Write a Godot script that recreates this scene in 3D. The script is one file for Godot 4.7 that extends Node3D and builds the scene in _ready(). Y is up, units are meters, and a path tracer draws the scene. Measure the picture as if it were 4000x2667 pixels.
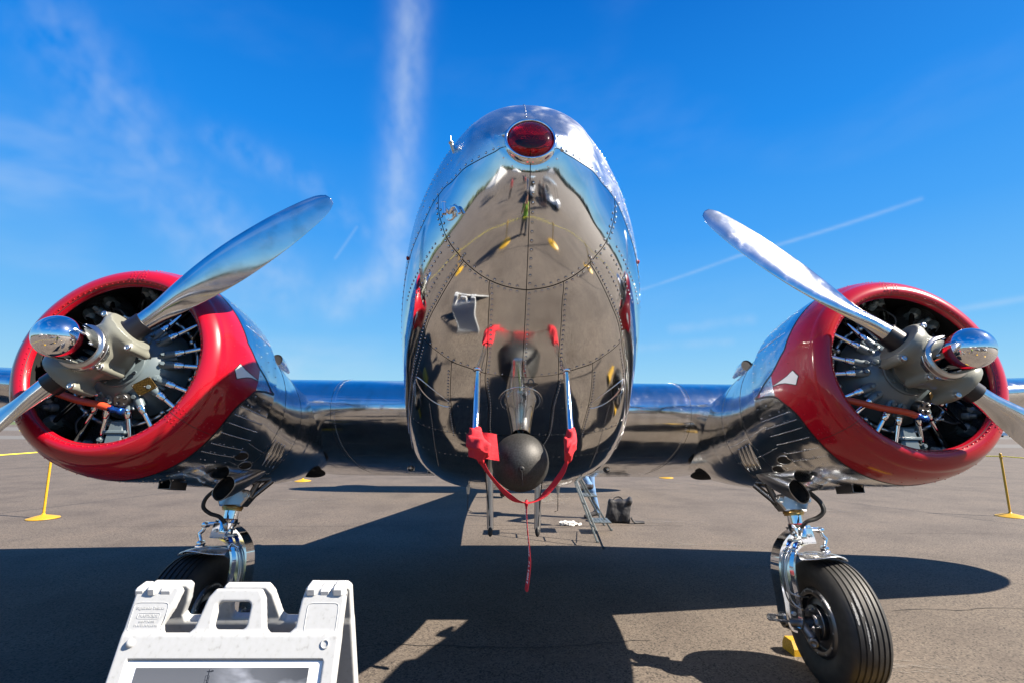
extends Node3D
# A polished twin-engined airliner of the thirties on an airfield apron, seen from just in front of its nose.

class MB:
	var v := PackedVector3Array()
	var n := PackedVector3Array()
	var uv := PackedVector2Array()
	var c := PackedColorArray()
	var ix := PackedInt32Array()
	var col := Color(1, 1, 1)

	func vert(p: Vector3, nn: Vector3, t := Vector2.ZERO) -> int:
		v.append(p)
		n.append(nn)
		uv.append(t)
		c.append(col)
		return v.size() - 1

	func tri(a: int, b: int, d: int) -> void:
		var g := (v[b] - v[a]).cross(v[d] - v[a])
		if g.dot(n[a] + n[b] + n[d]) > 0.0:
			ix.append_array([a, d, b])
		else:
			ix.append_array([a, b, d])

	func flat3(a: Vector3, b: Vector3, d: Vector3, nn: Vector3) -> void:
		var i := vert(a, nn)
		vert(b, nn)
		vert(d, nn)
		tri(i, i + 1, i + 2)

	func quad(a: Vector3, b: Vector3, d: Vector3, e: Vector3, nn: Vector3) -> void:
		var i := vert(a, nn, Vector2(0, 0))
		vert(b, nn, Vector2(1, 0))
		vert(d, nn, Vector2(1, 1))
		vert(e, nn, Vector2(0, 1))
		tri(i, i + 1, i + 2)
		tri(i, i + 2, i + 3)

	# rows of points; wrap joins the last column to the first. flip 0: outward from the row's middle, else the sign of across x along. nn: given normals
	func grid(P: Array, wrap := false, flip := 0, nn: Array = []) -> void:
		var R := P.size()
		var C: int = P[0].size()
		var N := PackedVector3Array()
		N.resize(R * C)
		if nn.size():
			for r in R:
				for k in C:
					N[r * C + k] = nn[r][k]
		else:
			var out := 0.0
			for r in R:
				var ctr := Vector3.ZERO
				for k in C:
					ctr += P[r][k]
				ctr /= C
				for k in C:
					var k0 := k - 1
					var k1 := k + 1
					if wrap:
						k0 = posmod(k0, C)
						k1 = posmod(k1, C)
					else:
						k0 = maxi(k0, 0)
						k1 = mini(k1, C - 1)
					var du: Vector3 = P[r][k1] - P[r][k0]
					var dv: Vector3 = P[mini(r + 1, R - 1)][k] - P[maxi(r - 1, 0)][k]
					var m := du.cross(dv)
					N[r * C + k] = m.normalized() if m.length_squared() > 1e-18 else Vector3.ZERO
					out += m.normalized().dot(P[r][k] - ctr)
			var s := (-1.0 if out < 0.0 else 1.0) if flip == 0 else float(flip)
			for i in N.size():
				N[i] *= s
			for r in R:
				for k in C:
					if N[r * C + k] == Vector3.ZERO:
						var near := Vector3.ZERO
						for q in C:
							near += N[mini(r + 1, R - 1) * C + q] if r < R / 2 else N[maxi(r - 1, 0) * C + q]
						N[r * C + k] = near.normalized() if near.length() > 1e-9 else Vector3.UP
		var base := v.size()
		for r in R:
			for k in C:
				vert(P[r][k], N[r * C + k], Vector2(float(k) / maxi(C - 1, 1), float(r) / maxi(R - 1, 1)))
		var last := C if wrap else C - 1
		for r in R - 1:
			for k in last:
				var k2 := (k + 1) % C
				var a := base + r * C + k
				var b := base + r * C + k2
				var d := base + (r + 1) * C + k2
				var e := base + (r + 1) * C + k
				if v[a] != v[b]:
					tri(a, b, d)
				if v[d] != v[e]:
					tri(a, d, e)

	# profile of (radius, height along the axis z); a repeated point is a sharp edge; outward is on the right of the way the profile runs up z
	func lathe(prof: Array, xf := Transform3D.IDENTITY, seg := 32, arc0 := 0.0, arc1 := TAU) -> void:
		var runs: Array = [[]]
		for i in prof.size():
			if i and prof[i] == prof[i - 1]:
				runs.append([])
			runs[-1].append(prof[i])
		for run in runs:
			if run.size() < 2:
				continue
			var P := []
			var N := []
			for i in run.size():
				var t: Vector2 = run[mini(i + 1, run.size() - 1)] - run[maxi(i - 1, 0)]
				t = t.normalized()
				var rp := PackedVector3Array()
				var rn := PackedVector3Array()
				for k in seg + 1:
					var a := lerpf(arc0, arc1, float(k) / seg)
					var d := Vector3(cos(a), sin(a), 0)
					rp.append(xf * (d * run[i].x + Vector3(0, 0, run[i].y)))
					rn.append((xf.basis * (d * t.y + Vector3(0, 0, -t.x))).normalized())
				P.append(rp)
				N.append(rn)
			grid(P, false, 1, N)

	func tube(pts: PackedVector3Array, rad, seg := 8, caps := true, squash := 1.0) -> void:
		var P := []
		var up := Vector3.ZERO
		for i in pts.size():
			var t := (pts[mini(i + 1, pts.size() - 1)] - pts[maxi(i - 1, 0)]).normalized()
			if up == Vector3.ZERO:
				up = (Vector3.UP if absf(t.y) < 0.9 else Vector3.RIGHT)
			up = (up - t * up.dot(t)).normalized()
			var sd := t.cross(up)
			var r: float = rad[i] if rad is Array or rad is PackedFloat32Array else rad
			var row := PackedVector3Array()
			for k in seg:
				var a := TAU * k / seg
				row.append(pts[i] + (up * cos(a) + sd * sin(a) * squash) * r)
			P.append(row)
		grid(P, true)
		if caps:
			for e in [0, pts.size() - 1]:
				var t := (pts[1] - pts[0]) if e == 0 else (pts[pts.size() - 1] - pts[pts.size() - 2])
				var nn := -t.normalized() if e == 0 else t.normalized()
				var m := vert(pts[e], nn)
				for k in seg:
					vert(P[e][k], nn)
				for k in seg:
					tri(m, m + 1 + k, m + 1 + (k + 1) % seg)

	func rod(a: Vector3, b: Vector3, r: float, seg := 10) -> void:
		tube(PackedVector3Array([a, b]), r, seg)

	func box(xf: Transform3D, size: Vector3, bev := 0.0) -> void:
		var h := size * 0.5
		bev = minf(bev, minf(h.x, minf(h.y, h.z)) * 0.9)
		var i := h - Vector3.ONE * bev
		for ax in 3:
			for s in [-1.0, 1.0]:
				var nn := Vector3.ZERO
				nn[ax] = s
				var u := (ax + 1) % 3
				var w := (ax + 2) % 3
				var q := []
				for k in [[-1, -1], [1, -1], [1, 1], [-1, 1]]:
					var p := Vector3.ZERO
					p[ax] = s * h[ax]
					p[u] = k[0] * i[u]
					p[w] = k[1] * i[w]
					q.append(xf * p)
				quad(q[0], q[1], q[2], q[3], (xf.basis * nn).normalized())
		if bev <= 0.0:
			return
		for ax in 3:
			var u := (ax + 1) % 3
			var w := (ax + 2) % 3
			for su in [-1.0, 1.0]:
				for sw in [-1.0, 1.0]:
					var q := []
					for k in [[-1, 0], [1, 0], [1, 1], [-1, 1]]:
						var p := Vector3.ZERO
						p[ax] = k[0] * i[ax]
						p[u] = su * (h[u] if k[1] == 0 else i[u])
						p[w] = sw * (i[w] if k[1] == 0 else h[w])
						q.append(xf * p)
					var nn := Vector3.ZERO
					nn[u] = su
					nn[w] = sw
					quad(q[0], q[1], q[2], q[3], (xf.basis * nn).normalized())
		for sx in [-1.0, 1.0]:
			for sy in [-1.0, 1.0]:
				for sz in [-1.0, 1.0]:
					flat3(xf * Vector3(sx * h.x, sy * i.y, sz * i.z), xf * Vector3(sx * i.x, sy * h.y, sz * i.z), xf * Vector3(sx * i.x, sy * i.y, sz * h.z), (xf.basis * Vector3(sx, sy, sz)).normalized())

	# a flat outline in x, y pushed out from z0 to z1, with a chamfer on the front and back edges
	func prism(poly: PackedVector2Array, xf: Transform3D, z0: float, z1: float, bev := 0.0) -> void:
		if Geometry2D.is_polygon_clockwise(poly):
			poly.reverse()
		var m := poly.size()
		var inn := PackedVector2Array()
		for k in m:
			var e0 := (poly[k] - poly[(k + m - 1) % m]).normalized()
			var e1 := (poly[(k + 1) % m] - poly[k]).normalized()
			var nn := (Vector2(-e0.y, e0.x) + Vector2(-e1.y, e1.x)).normalized()
			inn.append(poly[k] + nn * bev)
		var tr := Geometry2D.triangulate_polygon(inn)
		for s in [0, 1]:
			var z := z1 if s else z0
			var zz := z1 - bev if s else z0 + bev
			var nn := (xf.basis * Vector3(0, 0, 1.0 if s else -1.0)).normalized()
			for t in range(0, tr.size(), 3):
				flat3(xf * Vector3(inn[tr[t]].x, inn[tr[t]].y, z), xf * Vector3(inn[tr[t + 1]].x, inn[tr[t + 1]].y, z), xf * Vector3(inn[tr[t + 2]].x, inn[tr[t + 2]].y, z), nn)
			if bev > 0.0:
				for k in m:
					var j := (k + 1) % m
					var e := (poly[j] - poly[k]).normalized()
					var bn := (xf.basis * Vector3(e.y, -e.x, 1.0 if s else -1.0)).normalized()
					quad(xf * Vector3(poly[k].x, poly[k].y, zz), xf * Vector3(poly[j].x, poly[j].y, zz), xf * Vector3(inn[j].x, inn[j].y, z), xf * Vector3(inn[k].x, inn[k].y, z), bn)
		for k in m:
			var j := (k + 1) % m
			var e := (poly[j] - poly[k]).normalized()
			quad(xf * Vector3(poly[k].x, poly[k].y, z0 + bev), xf * Vector3(poly[j].x, poly[j].y, z0 + bev), xf * Vector3(poly[j].x, poly[j].y, z1 - bev), xf * Vector3(poly[k].x, poly[k].y, z1 - bev), (xf.basis * Vector3(e.y, -e.x, 0)).normalized())

	func ball(ctr: Vector3, r: Vector3, seg := 16, rings := 10, b := Basis.IDENTITY) -> void:
		var P := []
		var N := []
		for i in rings + 1:
			var t := PI * i / rings
			var rp := PackedVector3Array()
			var rn := PackedVector3Array()
			for k in seg + 1:
				var a := TAU * k / seg
				var d := Vector3(sin(t) * cos(a), cos(t), sin(t) * sin(a))
				rp.append(ctr + b * (d * r))
				rn.append((b * (d / r)).normalized())
			P.append(rp)
			N.append(rn)
		grid(P, false, 1, N)

	# a domed rivet head, with a dark ring coloured in for contact shade and dirt where grime is over 1
	func rivet(p: Vector3, nn: Vector3, r: float, hh := 0.75, grime_shade := 0.0) -> void:
		var t := nn.cross(Vector3.UP if absf(nn.y) < 0.9 else Vector3.RIGHT).normalized()
		var s := nn.cross(t)
		if grime_shade > 1.0:
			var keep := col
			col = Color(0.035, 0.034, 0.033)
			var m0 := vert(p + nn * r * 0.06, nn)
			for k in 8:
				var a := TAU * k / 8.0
				vert(p + (t * cos(a) + s * sin(a)) * r * grime_shade - nn * r * 0.12, nn)
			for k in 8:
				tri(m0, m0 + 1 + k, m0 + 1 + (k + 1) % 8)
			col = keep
		var top := vert(p + nn * r * hh, nn)
		for ring in [[0.72, 0.42, 0.75], [1.0, -0.05, 0.15]]:
			for k in 7:
				var a := TAU * k / 7.0
				var d := t * cos(a) + s * sin(a)
				vert(p + d * r * ring[0] + nn * r * hh * ring[1] / 0.55, (d * (1.0 - ring[2]) + nn * ring[2]).normalized())
		for k in 7:
			var j := (k + 1) % 7
			tri(top, top + 1 + k, top + 1 + j)
			tri(top + 1 + k, top + 8 + k, top + 8 + j)
			tri(top + 1 + k, top + 8 + j, top + 1 + j)

	func hexbolt(p: Vector3, nn: Vector3, r: float, h: float) -> void:
		var t := nn.cross(Vector3.UP if absf(nn.y) < 0.9 else Vector3.RIGHT).normalized()
		var poly := PackedVector2Array()
		for k in 6:
			poly.append(Vector2.from_angle(TAU * k / 6.0) * r)
		prism(poly, Transform3D(Basis(t, nn.cross(t), nn), p), 0.0, h, r * 0.15)

	func add(o: MB, xf := Transform3D.IDENTITY) -> void:
		var base := v.size()
		for k in o.v.size():
			v.append(xf * o.v[k])
			n.append((xf.basis * o.n[k]).normalized())
			uv.append(o.uv[k])
			c.append(o.c[k])
		var mir := xf.basis.determinant() < 0.0
		for k in range(0, o.ix.size(), 3):
			if mir:
				ix.append_array([base + o.ix[k], base + o.ix[k + 2], base + o.ix[k + 1]])
			else:
				ix.append_array([base + o.ix[k], base + o.ix[k + 1], base + o.ix[k + 2]])

	func mesh() -> ArrayMesh:
		var a := []
		a.resize(Mesh.ARRAY_MAX)
		a[Mesh.ARRAY_VERTEX] = v
		a[Mesh.ARRAY_NORMAL] = n
		a[Mesh.ARRAY_TEX_UV] = uv
		a[Mesh.ARRAY_COLOR] = c
		a[Mesh.ARRAY_INDEX] = ix
		var m := ArrayMesh.new()
		m.add_surface_from_arrays(Mesh.PRIMITIVE_TRIANGLES, a)
		return m

var M := {}
var used := {}
var rng := RandomNumberGenerator.new()
var plane: Node3D
var B0: Basis
var O0 := Vector3(0.046, 1.91, -2.45)

func named(called: String) -> String:
	if not used.has(called):
		used[called] = 0
		return called
	used[called] += 1
	return "%s_%03d" % [called, used[called]]

func part(called: String, mb: MB, mat: Material, parent: Node3D, xf := Transform3D.IDENTITY) -> MeshInstance3D:
	var o := MeshInstance3D.new()
	o.name = called
	o.mesh = mb.mesh()
	o.material_override = mat
	o.transform = xf
	parent.add_child(o, true)
	return o

func stuff(o: Node3D) -> void:
	o.set_meta("kind", "stuff")

func thing(called: String, label: String, category: String, at := Vector3.ZERO, turn := 0.0, group := "") -> Node3D:
	var o := Node3D.new()
	o.name = named(called)
	add_child(o)
	o.position = at
	o.rotation.y = turn
	o.set_meta("label", label)
	o.set_meta("category", category)
	if group:
		o.set_meta("group", group)
	return o

func lone(called: String, mb: MB, mat: Material, label: String, category: String, at := Vector3.ZERO, group := "") -> MeshInstance3D:
	var o := part(named(called), mb, mat, self)
	o.position = at
	o.set_meta("label", label)
	o.set_meta("category", category)
	if group:
		o.set_meta("group", group)
	return o

func struct(called: String, mb: MB, mat: Material) -> MeshInstance3D:
	var o := part(named(called), mb, mat, self)
	o.set_meta("kind", "structure")
	return o

func lin(r: float, g: float, b: float) -> Color:
	return Color(r, g, b).linear_to_srgb()

func mat(called: String, col: Color, rough: float, metal := 0.0) -> StandardMaterial3D:
	var m := StandardMaterial3D.new()
	m.resource_name = called
	m.albedo_color = col
	m.roughness = rough
	m.metallic = metal
	M[called] = m
	return m

func noise_tex(freq: float, size: int, seed_: int, ramp: Array = [], octaves := 4, type := FastNoiseLite.TYPE_SIMPLEX_SMOOTH) -> NoiseTexture2D:
	var t := NoiseTexture2D.new()
	var f := FastNoiseLite.new()
	f.seed = seed_
	f.noise_type = type
	f.frequency = freq
	f.fractal_octaves = octaves
	t.noise = f
	t.width = size
	t.height = size
	t.seamless = true
	t.generate_mipmaps = false
	if ramp.size():
		var g := Gradient.new()
		var off := PackedFloat32Array()
		var cs := PackedColorArray()
		for k in ramp:
			off.append(k[0])
			cs.append(k[1])
		g.offsets = off
		g.colors = cs
		t.color_ramp = g
	return t

func interp(K: Array, x: float) -> float:
	if x <= K[0][0]:
		return K[0][1]
	for i in range(1, K.size()):
		if x <= K[i][0]:
			return lerpf(K[i - 1][1], K[i][1], (x - K[i - 1][0]) / (K[i][0] - K[i - 1][0]))
	return K[-1][1]

# smooth through the knots without overshooting
func smooth_interp(K: Array, x: float) -> float:
	var m := K.size()
	if x <= K[0][0]:
		return K[0][1]
	if x >= K[m - 1][0]:
		return K[m - 1][1]
	var i := 1
	while x > K[i][0]:
		i += 1
	var h: float = K[i][0] - K[i - 1][0]
	var s: float = (K[i][1] - K[i - 1][1]) / h
	var d0 := s
	var d1 := s
	if i > 1:
		var sp: float = (K[i - 1][1] - K[i - 2][1]) / (K[i - 1][0] - K[i - 2][0])
		var hp: float = K[i - 1][0] - K[i - 2][0]
		d0 = (sp * h + s * hp) / (h + hp)
	if i < m - 1:
		var sn: float = (K[i + 1][1] - K[i][1]) / (K[i + 1][0] - K[i][0])
		var hn: float = K[i + 1][0] - K[i][0]
		d1 = (s * hn + sn * h) / (h + hn)
	var t: float = (x - K[i - 1][0]) / h
	return (2 * t * t * t - 3 * t * t + 1) * K[i - 1][1] + (t * t * t - 2 * t * t + t) * h * d0 + (-2 * t * t * t + 3 * t * t) * K[i][1] + (t * t * t - t * t) * h * d1

func curve(pts: Array, steps := 8) -> PackedVector3Array:
	var c := Curve3D.new()
	for i in pts.size():
		var tan: Vector3 = (pts[mini(i + 1, pts.size() - 1)] - pts[maxi(i - 1, 0)]) / 6.0
		c.add_point(pts[i], -tan, tan)
	var out := PackedVector3Array()
	for i in pts.size() - 1:
		for k in steps:
			out.append(c.sample(i, float(k) / steps))
	out.append(pts[-1])
	return out

func facing(p: Vector3, z: Vector3, up := Vector3.UP) -> Transform3D:
	z = z.normalized()
	if absf(z.dot(up)) > 0.98:
		up = Vector3.RIGHT
	var x := up.cross(z).normalized()
	return Transform3D(Basis(x, z.cross(x), z), p)

# a field sampled on a grid and meshed: one vertex in each cell the surface crosses
func blob(mb: MB, lo: Vector3, hi: Vector3, cell: float, field: Callable, paint = null) -> void:
	var nx := int(ceil((hi.x - lo.x) / cell)) + 1
	var ny := int(ceil((hi.y - lo.y) / cell)) + 1
	var nz := int(ceil((hi.z - lo.z) / cell)) + 1
	var f := PackedFloat32Array()
	f.resize(nx * ny * nz)
	for i in nx:
		for j in ny:
			for k in nz:
				f[(i * ny + j) * nz + k] = field.call(lo + Vector3(i, j, k) * cell)
	var id := PackedInt32Array()
	id.resize(nx * ny * nz)
	id.fill(-1)
	for i in nx - 1:
		for j in ny - 1:
			for k in nz - 1:
				var sum := Vector3.ZERO
				var cnt := 0
				var b := (i * ny + j) * nz + k
				var f0 := f[b]
				var any := false
				for q in 8:
					if (f[b + (q & 1) * ny * nz + ((q >> 1) & 1) * nz + (q >> 2)] < 0.0) != (f0 < 0.0):
						any = true
						break
				if not any:
					continue
				for q in 8:
					for ax in 3:
						if (q >> ax) & 1:
							continue
						var q2 := q | (1 << ax)
						var fa := f[b + (q & 1) * ny * nz + ((q >> 1) & 1) * nz + (q >> 2)]
						var fb := f[b + (q2 & 1) * ny * nz + ((q2 >> 1) & 1) * nz + (q2 >> 2)]
						if (fa < 0.0) != (fb < 0.0):
							var t := fa / (fa - fb)
							sum += Vector3(q & 1, (q >> 1) & 1, q >> 2).lerp(Vector3(q2 & 1, (q2 >> 1) & 1, q2 >> 2), t)
							cnt += 1
				var p := lo + (Vector3(i, j, k) + sum / cnt) * cell
				var e := cell * 0.5
				var g := Vector3(field.call(p + Vector3(e, 0, 0)) - field.call(p - Vector3(e, 0, 0)), field.call(p + Vector3(0, e, 0)) - field.call(p - Vector3(0, e, 0)), field.call(p + Vector3(0, 0, e)) - field.call(p - Vector3(0, 0, e)))
				if paint != null:
					mb.col = paint.call(p)
				id[b] = mb.vert(p, g.normalized())
	var st := [ny * nz, nz, 1]
	for i in range(1, nx - 1):
		for j in range(1, ny - 1):
			for k in range(1, nz - 1):
				var b := (i * ny + j) * nz + k
				for ax in 3:
					if (f[b] < 0.0) == (f[b + st[ax]] < 0.0):
						continue
					var u: int = st[(ax + 1) % 3]
					var w: int = st[(ax + 2) % 3]
					var q := [id[b], id[b - u], id[b - u - w], id[b - w]]
					if q.min() < 0:
						continue
					mb.tri(q[0], q[1], q[2])
					mb.tri(q[0], q[2], q[3])
	mb.col = Color(1, 1, 1)

static func cap(p: Vector3, a: Vector3, b: Vector3, ra: float, rb: float) -> float:
	var d := b - a
	var t := clampf((p - a).dot(d) / d.length_squared(), 0.0, 1.0)
	return p.distance_to(a + d * t) - lerpf(ra, rb, t)

static func smin(a: float, b: float, k: float) -> float:
	var h := maxf(k - absf(a - b), 0.0) / k
	return minf(a, b) - h * h * k * 0.25

const SUN_TO := Vector3(1.08, 1.0, 0.3)
const EXPOSURE := 3.3

func ready_camera_and_light() -> void:
	var cam := Camera3D.new()
	cam.name = "camera"
	cam.fov = rad_to_deg(2.0 * atan(784.0 / 1150.0))
	cam.near = 0.05
	cam.far = 3000.0
	add_child(cam)
	cam.transform = Transform3D(Basis(Vector3.RIGHT, deg_to_rad(9.48)) * Basis(Vector3(0, 0, 1), deg_to_rad(0.5)), Vector3(0, 1.62, 0))
	cam.current = true
	var we := WorldEnvironment.new()
	we.name = "world_environment"
	var e := Environment.new()
	e.background_mode = Environment.BG_SKY
	var sky := Sky.new()
	var sm := PanoramaSkyMaterial.new()
	sm.panorama = sky_picture()
	sky.sky_material = sm
	e.sky = sky
	e.background_energy_multiplier = 1.0 / EXPOSURE
	e.ambient_light_source = Environment.AMBIENT_SOURCE_SKY
	e.tonemap_mode = Environment.TONE_MAPPER_LINEAR
	e.tonemap_exposure = EXPOSURE
	e.sdfgi_enabled = true
	e.ssao_enabled = true
	e.ssil_enabled = true
	we.environment = e
	add_child(we)
	var sun := DirectionalLight3D.new()
	sun.name = "sun"
	sun.light_energy = 1.6
	sun.light_color = Color(1.0, 0.95, 0.88)
	sun.light_angular_distance = 0.5
	sun.shadow_enabled = true
	add_child(sun)
	sun.look_at_from_position(SUN_TO * 20.0, Vector3.ZERO, Vector3.UP)

# air colour by height above the horizon, thin cirrus and old contrails by bearing and height
func sky_picture() -> ImageTexture:
	var W := 2048
	var H := 1024
	var K := [[0.0, Vector3(0.53, 0.76, 0.86)], [2.0, Vector3(0.46, 0.73, 0.88)], [5.0, Vector3(0.33, 0.66, 0.91)], [10.0, Vector3(0.175, 0.52, 0.94)], [20.0, Vector3(0.060, 0.355, 0.91)], [30.0, Vector3(0.013, 0.25, 0.83)], [44.0, Vector3(0.0, 0.145, 0.62)], [65.0, Vector3(0.003, 0.120, 0.50)], [90.0, Vector3(0.010, 0.110, 0.43)]]
	var fine := FastNoiseLite.new()
	fine.seed = 3
	fine.frequency = 0.11
	fine.fractal_octaves = 4
	var broad := FastNoiseLite.new()
	broad.seed = 8
	broad.frequency = 0.03
	broad.fractal_octaves = 3
	# trails: bearing and height of each point, half width, strength, raggedness
	var trails := [
		[[[-13.2, 62], [-13.4, 43], [-13.6, 36], [-13.8, 28], [-13.9, 22], [-13.6, 18.2], [-15.5, 15.8], [-20.0, 12.8]], 2.1, 0.27, 0.75],
		[[[14.6, 14.9], [25, 17.6], [33, 18.8], [41, 20.0]], 0.13, 0.26, 0.5],
		[[[41.5, 10.0], [50, 10.6]], 0.25, 0.22, 0.5],
		[[[-18.2, 21.2], [-20.3, 17.6]], 0.10, 0.22, 0.0],
		[[[-12.3, 30.0], [-14.0, 26.8]], 0.10, 0.2, 0.0],
		[[[18, 10.5], [26, 11.0]], 0.6, 0.14, 1.0],
		[[[-46, 31], [-39, 25], [-32, 19], [-25, 14]], 3.0, 0.11, 1.5],
		[[[-44, 24], [-36, 19], [-30, 13]], 2.2, 0.08, 1.5],
		[[[-33, 27], [-24, 25], [-17.5, 21]], 1.5, 0.08, 1.5],
		[[[14, 8.6], [24, 8.9]], 0.5, 0.12, 1.0],
	]
	var sun := SUN_TO.normalized()
	var im := Image.create(W, H, false, Image.FORMAT_RGBF)
	for y in H:
		var el := 90.0 - (y + 0.5) * 180.0 / H
		var base: Vector3 = K[0][1]
		if el <= 0.0:
			base = Vector3(0.30, 0.30, 0.30)
		else:
			for i in range(1, K.size()):
				if el <= K[i][0] or i == K.size() - 1:
					base = (K[i - 1][1] as Vector3).lerp(K[i][1], clampf((el - K[i - 1][0]) / (K[i][0] - K[i - 1][0]), 0, 1))
					break
		for x in W:
			var c := base
			if el > 0.0:
				var az := fposmod((x + 0.5) * 360.0 / W + 180.0, 360.0) - 180.0
				var ce := cos(deg_to_rad(el))
				var dir := Vector3(ce * sin(deg_to_rad(az)), sin(deg_to_rad(el)), -ce * cos(deg_to_rad(az)))
				var ang := rad_to_deg(acos(clampf(dir.dot(sun), -1, 1)))
				c += Vector3(0.004, 0.030, 0.04) * (1.0 - clampf(ang / 140.0, 0, 1))
				if ang < 100.0:
					c += Vector3(1.0, 0.97, 0.92) * (1.1 * exp(-pow(ang / 9.0, 1.3)) + 0.34 * exp(-ang / 13.0))
				var al := 0.0
				# thin cirrus over the whole sky, in slanting wisps
				var b := broad.get_noise_2d(az * 0.55 + el * 0.35, el * 1.6 - az * 0.25)
				if b > 0.02 and el < 60.0:
					var f := fine.get_noise_2d(az * 1.1 + el * 0.8, el * 3.2 - az * 0.7)
					var reach := 1.0
					if absf(az) < 60.0:
						reach = clampf((-az - 14.0) / 14.0, 0.0, 1.0) * clampf((27.0 - el) / 10.0, 0.0, 1.0) * 1.3 + 0.12
					al += clampf((b - 0.02) * 2.2, 0, 1) * (0.45 + 0.55 * f) * 0.42 * reach * clampf(el / 6.0, 0, 1)
				if absf(az) < 56.0:
					for t in trails:
						var pts: Array = t[0]
						var wide: float = t[1] * 3.0
						if el > maxf(pts[0][1], pts[-1][1]) + wide or el < minf(pts[0][1], pts[-1][1]) - wide or az > maxf(pts[0][0], pts[-1][0]) + wide or az < minf(pts[0][0], pts[-1][0]) - wide:
							continue
						for i in pts.size() - 1:
							var p0 := Vector2(pts[i][0], pts[i][1])
							var p1 := Vector2(pts[i + 1][0], pts[i + 1][1])
							var d := p1 - p0
							var q := Vector2(az, el)
							var s := clampf((q - p0).dot(d) / d.length_squared(), 0, 1)
							var dist := q.distance_to(p0 + d * s)
							if dist < t[1] * 3.0:
								var rag := 1.0
								if t[3] > 0.0:
									rag = 1.0 + t[3] * (fine.get_noise_2d(az * 3.2 + el * 1.0, el * 2.6 - az * 0.8) * 0.9 + broad.get_noise_2d(az * 2.0, el * 1.6) * 0.7)
								al = maxf(al, t[2] * exp(-pow(dist / t[1], 2.0)) * rag)
				c = c.lerp(Vector3(0.66, 0.78, 0.93), clampf(al, 0, 0.8))
			im.set_pixel(x, y, Color(c.x, c.y, c.z))
	return ImageTexture.create_from_image(im)

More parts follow.
